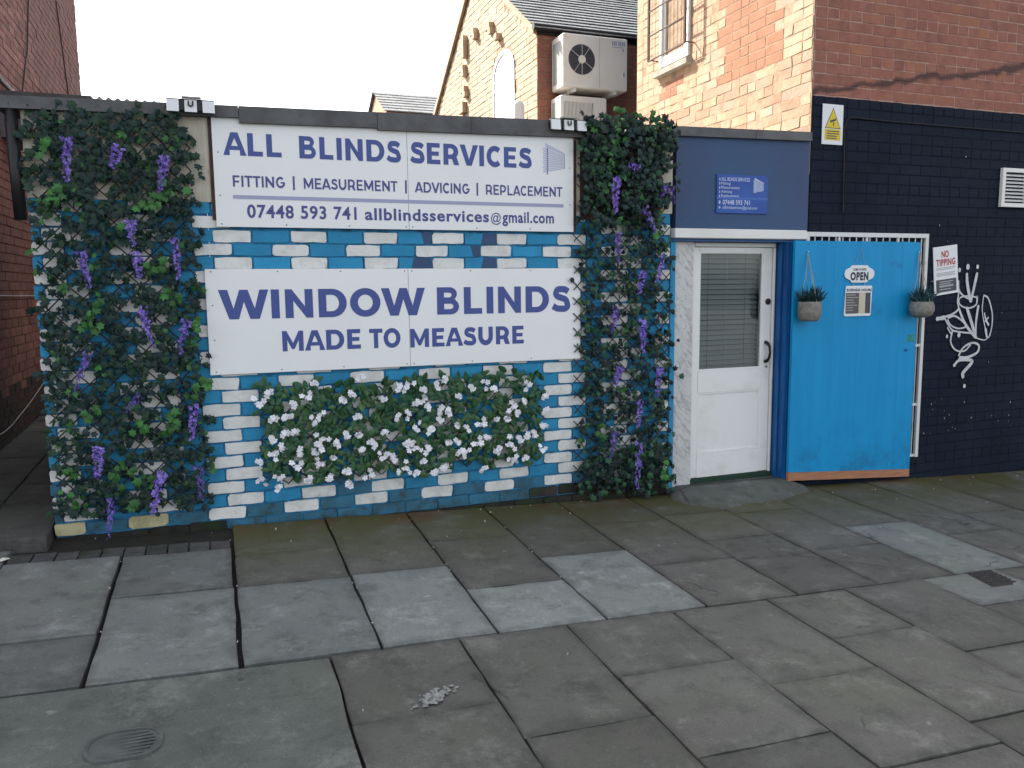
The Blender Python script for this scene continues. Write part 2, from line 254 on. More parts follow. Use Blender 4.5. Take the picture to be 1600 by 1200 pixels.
# ------------------------------------------------------------------ helpers
WORLD = {}
def reg(o, w): WORLD[o.name] = w
def thing(name, label, cat, loc=(0,0,0), group=None, kind=None):
    o = bpy.data.objects.new(name, None); COL.objects.link(o); o.location = loc; o.empty_display_size = .1
    if label: o['label'] = label
    if cat: o['category'] = cat
    if group: o['group'] = group
    if kind: o['kind'] = kind
    reg(o, Matrix.Translation(loc)); return o
def link(name, me, parent=None, mtx=None, label=None, kind=None):
    o = bpy.data.objects.new(name, me); COL.objects.link(o)
    w = mtx if mtx is not None else Matrix.Identity(4)
    o.matrix_basis = w
    if parent is not None:
        o.parent = parent; o.matrix_parent_inverse = WORLD[parent.name].inverted()
    if label: o['label'] = label
    if kind: o['kind'] = kind
    reg(o, w); return o
class MB:
    def __init__(s): s.v=[]; s.f=[]; s.m=[]
    def add(s, vs, fs, mi=0):
        b=len(s.v); s.v+= [tuple(v) for v in vs]; s.f+=[tuple(b+i for i in f) for f in fs]; s.m+=[mi]*len(fs); return s
    def box(s, x0,x1,y0,y1,z0,z1, mi=0, bev=0.):
        if bev:
            b=bev; rings=[]
            for (z,i) in ((z0,b),(z0+b,0),(z1-b,0),(z1,b)):
                rings.append([(x0+i+ (b if k in(0,) else 0)*0, y, z) for k,(x,y) in ()])
            vs=[];fs=[]
            def ring(z,i):
                X0,X1,Y0,Y1=x0+i,x1-i,y0+i,y1-i; c=b
                return [(X0+c,Y0,z),(X1-c,Y0,z),(X1,Y0+c,z),(X1,Y1-c,z),(X1-c,Y1,z),(X0+c,Y1,z),(X0,Y1-c,z),(X0,Y0+c,z)]
            for z,i in ((z0,b),(z0+b,0),(z1-b,0),(z1,b)): vs+=ring(z,i)
            for r in range(3):
                for k in range(8): fs.append((r*8+k, r*8+(k+1)%8, r*8+8+(k+1)%8, r*8+8+k))
            fs.append(tuple(range(7,-1,-1))); fs.append(tuple(range(24,32)))
            return s.add(vs,fs,mi)
        vs=[(x0,y0,z0),(x1,y0,z0),(x1,y1,z0),(x0,y1,z0),(x0,y0,z1),(x1,y0,z1),(x1,y1,z1),(x0,y1,z1)]
        return s.add(vs,[(3,2,1,0),(4,5,6,7),(0,1,5,4),(1,2,6,5),(2,3,7,6),(3,0,4,7)],mi)
    def hexa(s, b4, t4, mi=0):
        return s.add(list(b4)+list(t4), [(3,2,1,0),(4,5,6,7),(0,1,5,4),(1,2,6,5),(2,3,7,6),(3,0,4,7)], mi)
    def tube(s, path, r, n=8, mi=0, cap=True):
        P=[Vector(p) for p in path]; rs = r if isinstance(r,(list,tuple)) else [r]*len(P)
        vs=[]; prev=None
        for i,p in enumerate(P):
            d=(P[min(i+1,len(P)-1)]-P[max(i-1,0)]).normalized()
            a=Vector((0,0,1)) if abs(d.z)<.9 else Vector((1,0,0))
            if prev is None: u=d.cross(a).normalized()
            else: u=(prev-d*prev.dot(d)).normalized()
            prev=u; w=d.cross(u)
            vs+=[p+rs[i]*(math.cos(2*math.pi*k/n)*u+math.sin(2*math.pi*k/n)*w) for k in range(n)]
        fs=[(i*n+k,i*n+(k+1)%n,(i+1)*n+(k+1)%n,(i+1)*n+k) for i in range(len(P)-1) for k in range(n)]
        if cap: fs+=[tuple(range(n-1,-1,-1)), tuple(range((len(P)-1)*n,len(P)*n))]
        return s.add(vs,fs,mi)
    def lathe(s, prof, c, axis='z', n=24, mi=0):
        vs=[]
        for r,h in prof:
            for k in range(n):
                a=2*math.pi*k/n; x,y=r*math.cos(a),r*math.sin(a)
                vs.append((c[0]+x,c[1]+y,c[2]+h) if axis=='z' else (c[0]+x,c[1]+h,c[2]+y))
        fs=[]
        for i in range(len(prof)-1):
            for k in range(n):
                q=(i*n+k,i*n+(k+1)%n,(i+1)*n+(k+1)%n,(i+1)*n+k); fs.append(q if axis=='z' else q[::-1])
        return s.add(vs,fs,mi)
    def poly(s, pts2, y, mi=0, thick=0.):
        """flat polygon in the x-z plane facing -y, optional thickness towards +y"""
        n=len(pts2); tris=tessellate_polygon([[Vector((p[0],p[1],0)) for p in pts2]])
        vs=[(p[0],y,p[1]) for p in pts2]; fs=[]
        for t in tris:
            a,b,c=(pts2[i] for i in t); cr=(b[0]-a[0])*(c[1]-a[1])-(b[1]-a[1])*(c[0]-a[0])
            fs.append(t if cr>0 else t[::-1])
        if thick:
            vs+=[(p[0],y+thick,p[1]) for p in pts2]
            A=sum(pts2[i][0]*pts2[(i+1)%n][1]-pts2[(i+1)%n][0]*pts2[i][1] for i in range(n))
            for i in range(n):
                j=(i+1)%n; q=(i,i+n,j+n,j); fs.append(q if A>0 else q[::-1])
        return s.add(vs,fs,mi)
    def mesh(s, name, mats, smooth=False):
        me=bpy.data.meshes.new(name); me.from_pydata(s.v,[],s.f)
        for m in (mats if isinstance(mats,(list,tuple)) else [mats]): me.materials.append(M[m] if isinstance(m,str) else m)
        if any(s.m): me.polygons.foreach_set('material_index', s.m)
        if smooth: me.polygons.foreach_set('use_smooth',[True]*len(s.f))
        me.update(); return me
    def build(s, name, mats, parent=None, smooth=False, label=None, kind=None):
        return link(name, s.mesh(name,mats,smooth), parent, None, label, kind)
T = Matrix.Translation
def rot(ax, a): return Matrix.Rotation(a, 4, ax)
def gz(x, y): return -.043*x + .03*y

# ------------------------------------------------------------------ lettering
_dg = bpy.context.evaluated_depsgraph_get
def font_mesh_data(body, offset=.018, space=1.0):
    c = bpy.data.curves.new('t', 'FONT'); c.body = body; c.size = 1; c.offset = offset; c.space_character = space; c.resolution_u = 4
    o = bpy.data.objects.new('t', c); COL.objects.link(o); bpy.context.view_layer.update()
    me = bpy.data.meshes.new_from_object(o.evaluated_get(_dg())); bpy.data.objects.remove(o); bpy.data.curves.remove(c)
    v = [(p.co.x, p.co.y) for p in me.vertices]; f = [tuple(p.vertices) for p in me.polygons]; bpy.data.meshes.remove(me); return v, f
_hv, _ = font_mesh_data('H', 0); CAPH = max(p[1] for p in _hv)
def font_text(mb, body, x0, x1, zb, ch, y, mi=0, offset=.018, space=1.05, shear=0., slope=0.):
    v, f = font_mesh_data(body, offset, space); a = min(p[0] for p in v); b = max(p[0] for p in v)
    sx = (x1-x0)/(b-a) if x1 is not None else ch/CAPH*1.1; sz = ch/CAPH
    vs = [(x0+(p[0]-a)*sx, y, zb+p[1]*sz+slope*(p[0]-a)*sx) for p in v]; fs = []
    for t in f:
        A = sum(v[t[i]][0]*v[t[(i+1)%len(t)]][1]-v[t[(i+1)%len(t)]][0]*v[t[i]][1] for i in range(len(t)))
        fs.append(t if A > 0 else t[::-1])
    mb.add(vs, fs, mi)
def arc(cx, cy, rx, ry, a0, a1, n=12):
    return [(cx+rx*math.cos(math.radians(a0+(a1-a0)*i/n)), cy+ry*math.sin(math.radians(a0+(a1-a0)*i/n))) for i in range(n+1)]
def stroke(pts, t):
    Lp, Rp = [], []
    for i, p in enumerate(pts):
        a, b = pts[max(i-1,0)], pts[min(i+1,len(pts)-1)]; dx, dy = b[0]-a[0], b[1]-a[1]; l = math.hypot(dx,dy) or 1
        tt = t[i] if isinstance(t,(list,tuple)) else t
        Lp.append((p[0]-dy/l*tt/2, p[1]+dx/l*tt/2)); Rp.append((p[0]+dy/l*tt/2, p[1]-dx/l*tt/2))
    return Lp+Rp[::-1]
def spline(P, n=6):
    out = []
    for i in range(len(P)-1):
        p0,p1,p2,p3 = P[max(i-1,0)],P[i],P[i+1],P[min(i+2,len(P)-1)]
        for k in range(n):
            t=k/n; out.append(tuple(.5*((2*p1[j])+(-p0[j]+p2[j])*t+(2*p0[j]-5*p1[j]+4*p2[j]-p3[j])*t*t+(-p0[j]+3*p1[j]-3*p2[j]+p3[j])*t**3) for j in range(len(P[0]))))
    out.append(tuple(P[-1])); return out
def glyphs(t, h):
    """capital letters of a bold geometric sans: stem width t, bar height h, cap height 1"""
    def S_(): return spline([(.735,.80-h*.1),(.60,.865),(.44,1-h*.52),(.27,.86),(.10+t*.32,.74),(.235,.62),(.42,.545),(.62,.475),(.82-t*.42,.30),(.70,.20),(.59,.125),(.42,h*.52),(.23,.14),(.055,.235)], 4)
    q = t*.55; s = t*1.08
    return {
    'A': (1.13, [[(0,0),(.565-s*.56,1),(.565+s*.56,1),(1.13,0),(1.13-s,0),(.815,h),(.315,h),(s,0)], [(.40,h*1.75),(.565,.76),(.73,h*1.75)]]),
    'B': (.89, [[(0,0),(0,1)]+[(.50,1)]+arc(.52,.755,.29,.245,88,-48,8)+arc(.56,.285,.33,.285,52,-90,10), [(t,1-h*.85)]+arc(.50,.715,.045+.29-t*.85,.285-h*.85,90,-90,6)+[(t,.43+h*.85)], [(t,.57-h*.75)]+arc(.54,.295,.06+.33-t*.95,.275-h*.75,90,-90,6)+[(t,.02+h*.75)]]),
    'C': (.93, [stroke(arc(.515,.5,.515-t*.5,.51-h*.5,46,314,20), (t+h)*.5)]),
    'D': (1.03, [[(0,0),(0,1),(.46,1)]+arc(.50,.5,.53,.5,90,-90,14)+[(.46,0)], [(t,1-h*.9)]+arc(.48,.5,.55-t,.5-h*.9,90,-90,12)+[(t,h*.9)]]),
    'E': (.78, [[(0,0),(0,1),(.76,1),(.76,1-h*.9),(t,1-h*.9),(t,.5+h*.42),(.70,.5+h*.42),(.70,.5-h*.42),(t,.5-h*.42),(t,h*.9),(.78,h*.9),(.78,0)]]),
    'F': (.75, [[(0,0),(0,1),(.75,1),(.75,1-h*.9),(t,1-h*.9),(t,.46+h*.45),(.68,.46+h*.45),(.68,.46-h*.45),(t,.46-h*.45),(t,0)]]),
    'G': (1.0, [stroke(arc(.515,.5,.515-t*.5,.51-h*.5,46,322,20)+[(.915,.26),(.915,.54)], (t+h)*.5), [(.55,.40),(.55,.54),(.912-(t+h)*.25,.54),(.912-(t+h)*.25,.40)]]),
    'I': (t, [[(0,0),(0,1),(t,1),(t,0)]]),
    'L': (.75, [[(0,0),(0,1),(t,1),(t,h*.9),(.75,h*.9),(.75,0)]]),
    'M': (1.16, [[(0,0),(0,1),(t*.86,1),(.58,.40),(1.16-t*.86,1),(1.16,1),(1.16,0),(1.16-t*.93,0),(1.16-t*.93,.55),(.58+t*.26,.10),(.58-t*.26,.10),(t*.93,.55),(t*.93,0)]]),
    'N': (.98, [[(0,0),(0,1),(t*.84,1),(.98-t,.40),(.98-t,1),(.98,1),(.98,0),(.98-t*.84,0),(t,.60),(t,0)]]),
    'O': (1.14, [arc(.57,.5,.57,.515,0,351,30), arc(.57,.5,.57-t*1.02,.515-h,0,351,26)]),
    'P': (.88, [[(0,0),(0,1),(.44,1)]+arc(.46,.63,.42,.37,90,-90,12)+[(t,.26),(t,0)], [(t,1-h*.9)]+arc(.45,.63,.43-t,.37-h*.9,90,-90,8)+[(t,.26+h*.9)]]),
    'R': (.93, [[(0,0),(0,1),(.44,1)]+arc(.46,.64,.42,.36,90,-42,10)+[(.93,0),(.93-s,0),(.50,.28),(t,.28),(t,0)], [(t,1-h*.9)]+arc(.45,.64,.43-t,.36-h*.9,90,-90,8)+[(t,.28+h*.9)]]),
    'S': (.82, [stroke(S_(), (t+h)*.47)]),
    'T': (.88, [[(.44-t/2,0),(.44-t/2,1-h*.9),(0,1-h*.9),(0,1),(.88,1),(.88,1-h*.9),(.44+t/2,1-h*.9),(.44+t/2,0)]]),
    'U': (.96, [stroke([(t/2,1),(t/2,.7)]+arc(.48,.46,.48-t/2,.46-h*.48,180,360,14)+[(.96-t/2,.7),(.96-t/2,1)], t)]),
    'V': (1.11, [[(.555-s*.5,0),(0,1),(s,1),(.555,.30),(1.11-s,1),(1.11,1),(.555+s*.5,0)]]),
    'W': (1.70, [[(.35-q*.1,0),(0,1),(s,1),(.49,.36),(.85-s*.46,1),(.85+s*.46,1),(1.21,.36),(1.70-s,1),(1.70,1),(1.35+q*.1,0),(1.35-s,0),(.85,.60),(.35+s,0)]]),
    }
BOLD, MEDIUM = glyphs(.285,.235), glyphs(.22,.19)
SB = {'A':-.03,'V':-.03,'W':-.02,'T':.02,'O':.05,'C':.05,'S':.05,'L':.09,'E':.09,'R':.07,'D':.07}
def word(s, x0, x1, zb, ch, y, m, G=None, out=None):
    """returns one mesh per letter"""
    G = G or BOLD; xs = []; x = 0.; res = out if out is not None else []
    for i, c in enumerate(s):
        if i:
            p = s[i-1]; x += (SB.get(p,.10) if p in 'AVWTLEOCSRDFPG' else .10) + (SB.get(c,.10) if c in 'AVWTOCSG' else .10)
        xs.append(x); x += G[c][0]
    k = (x1-x0)/x
    for c, xo in zip(s, xs):
        loops = [[Vector((x0+(xo+p[0])*k, zb+p[1]*ch, 0)) for p in lp] for lp in G[c][1]]
        fl = [v for lp in loops for v in lp]; fs = []
        for t in tessellate_polygon(loops):
            a,b,cc = (fl[i] for i in t); cr = (b.x-a.x)*(cc.y-a.y)-(b.y-a.y)*(cc.x-a.x)
            if abs(cr) > 1e-12: fs.append(t if cr > 0 else t[::-1])
        res.append(MB().add([(v.x, y, v.y) for v in fl], fs).mesh('letter', m))
    return res
def flat(mb, x0, x1, z0, z1, y, mi=0): mb.add([(x0,y,z0),(x1,y,z0),(x1,y,z1),(x0,y,z1)], [(0,1,2,3)], mi)
# lettering meshes are made first, while the scene is small
LET = {}
def blinds_logo(mb, a, b, ex, ez, y, mi0, mi1):
    """venetian blind in perspective: a pale head rail, slats and two dark cords inside the quad a..b"""
    x0, x1, zt0, zb0, zt1, zb1 = a[0], b[0], a[1], ez[0], b[1], ez[1]
    def q(u, v): return (x0+(x1-x0)*u, (zt0+(zt1-zt0)*u)*(1-v)+(zb0+(zb1-zb0)*u)*v)
    def band(u0,u1,v0,v1,mi,dy=0): 
        p=[q(u0,v1),q(u1,v1),q(u1,v0),q(u0,v0)]; mb.add([(c[0],y-dy,c[1]) for c in p],[(0,1,2,3)],mi)
    band(.05,1,0,.14,mi0)
    n=11
    for i in range(n):
        v0=.18+.82*i/n; band(-.06+.06*(i%2)*.3,.93,v0,v0+.82/n*.68,mi0)
    band(.13,.17,.12,1.08,mi1,.0004); band(.955,.985,.14,.97,mi1,.0004)
LET['up1'] = word('ALL',.061,.409,2.345,.139,-.0055,'letter')+word('BLINDS',.519,1.175,2.345,.139,-.0055,'letter')+word('SERVICES',1.239,2.114,2.346,.139,-.0055,'letter')
LET['up2'] = []
for t_,a,b in (('FITTING',.108,.42),('MEASUREMENT',.538,1.147),('ADVICING',1.265,1.65),('REPLACEMENT',1.771,2.351)): word(t_,a,b,2.155,.069,-.0055,'letter2',MEDIUM,LET['up2'])
for x in (.476,1.205,1.708):
    mb = MB(); flat(mb,x-.006,x+.006,2.145,2.232,-.0055); LET['up2'].append(mb.mesh('divider_bar','letter2'))
mb = MB(); font_text(mb,'07448 593 741',.184,.869,1.968,.077,-.0055,0,.024,1.1); font_text(mb,'allblindsservices',.924,1.79,1.968,.073,-.0055,0,.026,1.1)
font_text(mb,'@',1.805,1.88,1.968,.06,-.0055,0,.006); font_text(mb,'gmail.com',1.89,2.285,1.968,.073,-.0055,0,.026,1.1)
LET['up3'] = mb.mesh('lettering','letter2')
mb = MB(); flat(mb,.105,2.361,2.081,2.104,-.0055); LET['rule'] = mb.mesh('rule_line','rule')
mb = MB(); blinds_logo(mb,(2.212,2.53),(2.372,2.462),None,(2.318,2.352),-.0055,0,1); LET['logo'] = mb.mesh('blind_logo',['logo_pale','letter2'])
LET['lo1'] = word('WINDOW',-.015,1.318,1.330,.186,-.0055,'letter')+word('BLINDS',1.402,2.410,1.330,.188,-.0055,'letter')+word('MADE',.361,.868,1.115,.132,-.0055,'letter')+word('TO',.926,1.139,1.114,.131,-.0055,'letter')+word('MEASURE',1.207,2.043,1.109,.128,-.0055,'letter')
mb = MB()
font_text(mb,'ALL BLINDS SERVICES',3.70,3.965,2.318,.026,-.0135,0,.02)
for i,s in enumerate(('Fitting','Measurement','Advicing','Replacement')): font_text(mb,s,3.70,3.70+(.085,.17,.10,.165)[i],2.288-.031*i,.02,-.0135,0,.012)
for i in range(5): flat(mb,3.681,3.689,2.319-.032*i,2.337-.032*i,-.0135)
font_text(mb,'07448 593 741',3.715,3.97,2.137,.034,-.0135,0,.024); font_text(mb,'allblindsservices@gmail.com',3.715,4.04,2.104,.022,-.0135,0,.012)
flat(mb,3.680,3.694,2.14,2.165,-.0135); flat(mb,3.680,3.694,2.106,2.12,-.0135)
LET['small'] = mb.mesh('lettering','sign_pale')
mb = MB(); blinds_logo(mb,(4.005,2.352),(4.10,2.31),None,(2.232,2.25),-.0135,0,0); LET['small_logo'] = mb.mesh('blind_logo','sign_pale')
mb = MB(); font_text(mb,'OPEN',4.93,5.12,1.542,.060,-.0975,0,.05,1.16); font_text(mb,"COME IN WE'RE",4.955,5.095,1.618,.02,-.0975,0,.015); LET['open'] = mb.mesh('lettering','ink')
mb = MB(); font_text(mb,'BUSINESS HOURS',4.898,5.164,1.447,.021,-.0965,0,.03,1.1); LET['hours'] = mb.mesh('lettering','ink')
mb = MB(); font_text(mb,'NO',.095,.18,.330,.055,-.0045,0,.03); font_text(mb,'TIPPING',.03,.255,.258,.055,-.0045,0,.03,1.1); LET['tip'] = mb.mesh('lettering','red_print')

# ------------------------------------------------------------------ pavement
xs = [-60,-20,-8,-2,0,2,4,6,8,14,30,60]; ys = [-60,-20,-7,-4,-2,-.5,0,4,10,25,60]
mb = MB(); mb.add([(x,y,gz(max(-8,min(14,x)),max(-7,min(4,y)))-.035) for y in ys for x in xs], [(j*len(xs)+i,j*len(xs)+i+1,(j+1)*len(xs)+i+1,(j+1)*len(xs)+i) for j in range(len(ys)-1) for i in range(len(xs)-1)])
pav = mb.build('pavement','soil'); pav['kind'] = 'structure'
rd = MB(); rd.add([(x,y,gz(max(-8,min(14,x)),-6.3)-.02) for y in (-60,-6.32) for x in (-60,-8,14,60)],[(i,i+1,5+i,4+i) for i in range(3)]); rdo = rd.build('road','road_tar'); rdo['kind'] = 'structure'
def slab(x0,x1,y0,y1,m,gap=.0055,name='paving_slab',dz=None,jit=.006,bev=.005,lift=0.,gx0=None,gx1=None):
    x0 += gx0 if gx0 is not None else gap; x1 -= gx1 if gx1 is not None else gap; y0 += gap; y1 -= gap
    dz = R.uniform(-.0035,.0035) if dz is None else dz; tx, ty = R.uniform(-.005,.005), R.uniform(-.005,.005)
    n = 5; ring = []
    cs = [(x0,y0),(x1,y0),(x1,y1),(x0,y1)]
    for k in range(4):
        a, b = cs[k], cs[(k+1)%4]
        for i in range(n):
            t = i/n; px, py = a[0]+(b[0]-a[0])*t, a[1]+(b[1]-a[1])*t
            ring.append((px+R.uniform(-jit,jit)*.6, py+R.uniform(-jit,jit)*.6))
    cx, cy = (x0+x1)/2, (y0+y1)/2
    def z(px,py): return gz(px,py)+lift+dz+tx*(px-cx)+ty*(py-cy)
    N = len(ring); vs = []
    def inn(px,py,d):
        l = math.hypot(cx-px,cy-py); return px+(cx-px)/l*d, py+(cy-py)/l*d
    wr = min(.07, .3*min(x1-x0,y1-y0))
    for (px,py) in ring:
        qx,qy = inn(px,py,wr*R.uniform(.6,1.3)); vs.append((qx,qy,z(qx,qy)))
    for (px,py) in ring:
        qx,qy = inn(px,py,bev*1.4*R.uniform(.8,1.6)); vs.append((qx,qy,z(qx,qy)))
    for (px,py) in ring: vs.append((px,py,z(px,py)-bev*.8))
    for (px,py) in ring: vs.append((px,py,gz(px,py)-.045))
    fs = [tuple(range(N))]
    for q in range(3): fs += [((q+1)*N+i,(q+1)*N+(i+1)%N,q*N+(i+1)%N,q*N+i) for i in range(N)]
    me = MB().add(vs,fs).mesh(name,m); at = me.attributes.new('edge','FLOAT','POINT')
    at.data.foreach_set('value',[0.]*N+[1.]*(3*N)); return link(name,me,pav)
COLX = [-1.79,-1.2,-.61,-.015,.585,1.14,1.715,2.30,2.895,3.465,4.065,4.665,5.25,5.855,6.45,7.05,7.65,8.25]
CY = {0:[-1.4,-.8],1:[-.45,-1.48],2:[-.47,-1.075],3:[-.58,-1.075],4:[-1.07],5:[-.625,-1.42],6:[-1.075],7:[-.56,-1.355],8:[-.50,-1.035,-1.40],9:[-.555,-1.375],10:[-1.04],11:[-.49,-1.35],12:[-.97],13:[-.45,-1.3],14:[-.9],15:[-.5,-1.4],16:[-1.0]}
TONE = {(2,0):'slab_mid',(2,1):'slab_light',(1,0):'slab_mid',(1,1):'slab_mid',(3,2):'slab_light',(4,1):'slab_light',(5,2):'slab_light',(6,1):'slab_light',(10,1):'slab_light'}
YM = -1.96
for i in range(len(COLX)-1):
    cuts = sorted(set([0.]+CY[i]+[YM]), reverse=True)
    if i in (0,1,2): cuts = [c for c in cuts if c <= -.4] if i else [-.2]+[c for c in cuts if c<-.4]
    if i in (1,2) and cuts[0] > -.4: cuts = cuts[1:]
    for j in range(len(cuts)-1):
        m = TONE.get((i,j),'slab' if i>0 else 'slab_mid')
        slab(COLX[i],COLX[i+1],cuts[j+1],cuts[j],m, gx0=.011 if i in (2,3) else (.007 if i in (4,5) else None), gx1=.010 if i in (1,2) else (.006 if i in (3,4) else None))
S2 = [.355,.94,1.485,2.08,2.67,3.20,3.78,4.38,4.97,5.57,6.17,6.77,7.37,7.97]
C2 = [[-2.54],[-2.80],[-2.50],[-2.745],[-2.46],[-2.74],[-2.36],[-2.72],[-2.4],[-2.75],[-2.5],[-2.7],[-2.4]]
for i in range(len(S2)-1):
    cuts = [YM-.006,C2[i][0]]
    y = C2[i][0]
    while y > -6.2:
        y -= R.choice((.45,.6,.75,.6)); cuts.append(y)
    for j in range(len(cuts)-1):
        m = 'slab_mid' if (i,j) == (6,0) else 'slab'
        slab(S2[i],S2[i+1],cuts[j+1],cuts[j],m,.004)
mb = MB()   # old concrete patch at the near left
nx, ny = 14, 16
pts = [(-2.4+2.750*i/nx, -6.3+4.315*j/ny) for j in range(ny+1) for i in range(nx+1)]
mb.add([(x+(R.uniform(-.008,.003) if i%(nx+1)==nx else 0), y+(R.uniform(-.012,.014) if i//(nx+1)==ny else 0), gz(x,y)-.001+.004*mnoise.noise(Vector((x*2,y*2,0)))) for i,(x,y) in enumerate(pts)], [(j*(nx+1)+i,j*(nx+1)+i+1,(j+1)*(nx+1)+i+1,(j+1)*(nx+1)+i) for j in range(ny) for i in range(nx)])
mb.build('concrete_patch','asphalt',pav,True)
for k in range(10): slab(-1.19+.1165*k, -1.19+.1165*(k+1), -.455, -.30, 'sett', .004, 'sett', jit=.003, bev=.005)
for j in range(12):   # alley floor slabs
    slab(-1.80,-1.42,-.18+.55*j,-.18+.55*(j+1),'alley',.005,'alley_slab',lift=.05); slab(-1.42,-1.03,-.18+.55*j+.2*(j>0),-.18+.55*(j+1)+.2,'alley',.005,'alley_slab',lift=.05)
# mortar ramp at the door
out = [(3.285,.10),(4.42,.10),(4.50,-.02),(4.56,-.12),(4.47,-.21),(4.36,-.22),(4.24,-.28),(4.10,-.345),(3.95,-.36),(3.84,-.42),(3.70,-.40),(3.60,-.46),(3.45,-.47),(3.36,-.40),(3.26,-.33),(3.20,-.14)]
mb = MB(); vs = []; K = 7
for k in range(K+1):
    t = k/K
    for i,(x,y) in enumerate(out):
        tx, ty = (3.42+.9*min(1,max(0,(x-3.3)/1.0)), .04)
        px, py = x+(tx-x)*t, y+(ty-y)*t
        base = gz(px,py); top = -.100-.02*(px-3.9)
        h = (top-base)*min(1,(t*1.55)**.8) + (.012*mnoise.noise(Vector((px*9,py*9,k*.3)))+.008*mnoise.noise(Vector((px*23,py*23,k*.7))) if 0<k<K else 0)
        vs.append((px+(R.uniform(-.012,.012) if k==0 else 0),py+(R.uniform(-.03,.02) if k==0 and y<.05 else 0),base-.01*(k==0)+max(0.004*(k>0),h)))
n = len(out); fs = [(k*n+i,(k+1)*n+i,(k+1)*n+(i+1)%n,k*n+(i+1)%n) for k in range(K) for i in range(n)]+[tuple(range(K*n+n-1,K*n-1,-1))]
mb.add(vs,fs).build('mortar_ramp','ramp',pav,True)
# scattered grit and litter
mb = MB()
for k in range(60):
    x = R.uniform(-1,7); y = -abs(R.gauss(0,.35))-.03 if k<54 else R.uniform(-3.4,0); r = R.uniform(.003,.008)
    if k<20: x = R.choice((-.61,-.015,.585,1.14,1.715))+R.uniform(-.012,.012); y = R.uniform(-1.9,-.1)
    p = Vector((x,y,gz(x,y)+r*.6)); q = [p+Vector((R.uniform(-r,r),R.uniform(-r,r),R.uniform(-.5*r,r))) for _ in range(5)]
    mb.add(q+[p-Vector((0,0,r))],[(0,1,2),(0,2,3),(2,4,3),(0,1,5),(1,2,5),(2,4,5),(3,4,5),(0,3,5)])
mb.build('grit','litter',pav,kind='stuff')
# white splash of dried paint: crust of small flakes
mb = MB()
for k in range(95):
    u = R.gauss(0,.5); v = R.gauss(0,.38)
    if abs(u)>1.2 or abs(v)>1: continue
    x = .70+.10*u; y = -2.44+.05*v+.05*u; r = R.uniform(.006,.021)*(1-.5*min(1,abs(u))); z = gz(x,y)+.0034+.00004*k
    mb.add([(x+r*math.cos(a)*q,y+r*.8*math.sin(a)*q,z-.043*r*math.cos(a)) for a,q in [(2*math.pi*t/11,R.uniform(.45,1.25)) for t in range(11)]],[tuple(range(11))])
mb.build('dried_paint','dry_paint',pav,kind='stuff')

d = thing('drain_cover','small dark iron drain cover set in the pavement at right','drain cover',(4.19,-2.07,gz(4.19,-2.07)))
c = [(4.19,-1.955),(4.345,-1.96),(4.29,-2.185),(4.055,-2.19)]; c=[(4.08,-2.19),(4.30,-2.19),(4.33,-1.965),(4.13,-1.965)]
mb = MB(); mb.hexa([(x,y,gz(x,y)-.03) for x,y in c],[(x,y,gz(x,y)+.004) for x,y in c]); mb.build('frame','drain',d)
for k in range(6):
    t = (k+.5)/6; y = -2.175+.195*t; x0 = 4.10+.04*t; x1 = 4.295+.025*t
    MB().hexa([(x0,y-.008,gz(x0,y)+.0042),(x1,y-.008,gz(x1,y)+.0042),(x1,y+.008,gz(x1,y)+.0042),(x0,y+.008,gz(x0,y)+.0042)],[(x0,y-.006,gz(x0,y)+.011),(x1,y-.006,gz(x1,y)+.011),(x1,y+.006,gz(x1,y)+.011),(x0,y+.006,gz(x0,y)+.011)]).build('bar','drain',d)
o = thing('access_cover','worn oval metal access cover in the concrete at lower left','access cover',(-.415,-2.44,gz(-.415,-2.44)))
def oval(rx,ry,z,n=28): return [(-.415+rx*math.copysign(abs(math.cos(a))**.7,math.cos(a)),-2.44+ry*math.copysign(abs(math.sin(a))**.8,math.sin(a)),gz(-.415,-2.44)+z-.043*rx*math.cos(a)) for a in [2*math.pi*k/n for k in range(n)]]
mb = MB(); mb.add(oval(.125,.10,-.02)+oval(.125,.10,.005)+oval(.112,.088,.005),[(i,(i+1)%28,28+(i+1)%28,28+i) for i in range(28)]+[(28+i,28+(i+1)%28,56+(i+1)%28,56+i) for i in range(28)]); mb.build('rim','cover',o)
mb = MB(); mb.add(oval(.112,.088,.003),[tuple(range(28))])
for k in range(7):
    y=-2.51+.022*k; w=.10*math.sqrt(max(.05,1-((y+2.44)/.09)**2)); z=gz(-.415,-2.44)+.003
    mb.box(-.415-w,-.415+w,y-.005,y+.005,z,z+.0022)
mb.build('lid','cover',o)
mb = MB(); g0 = gz(-1.2,-.38); q = [(-1.245,-.385),(-1.22,-.40),(-1.195,-.385),(-1.178,-.365),(-1.19,-.352),(-1.215,-.36),(-1.24,-.365)]
mb.add([(-1.21,-.376,g0+.017)]+[(x,y,g0+R.uniform(.001,.008)) for x,y in q],[(0,1+i,1+(i+1)%7) for i in range(7)])
ls = mb.build('litter_scrap','litter'); ls['label'] = 'pale crumpled scrap of litter by the alley step'; ls['category'] = 'litter'

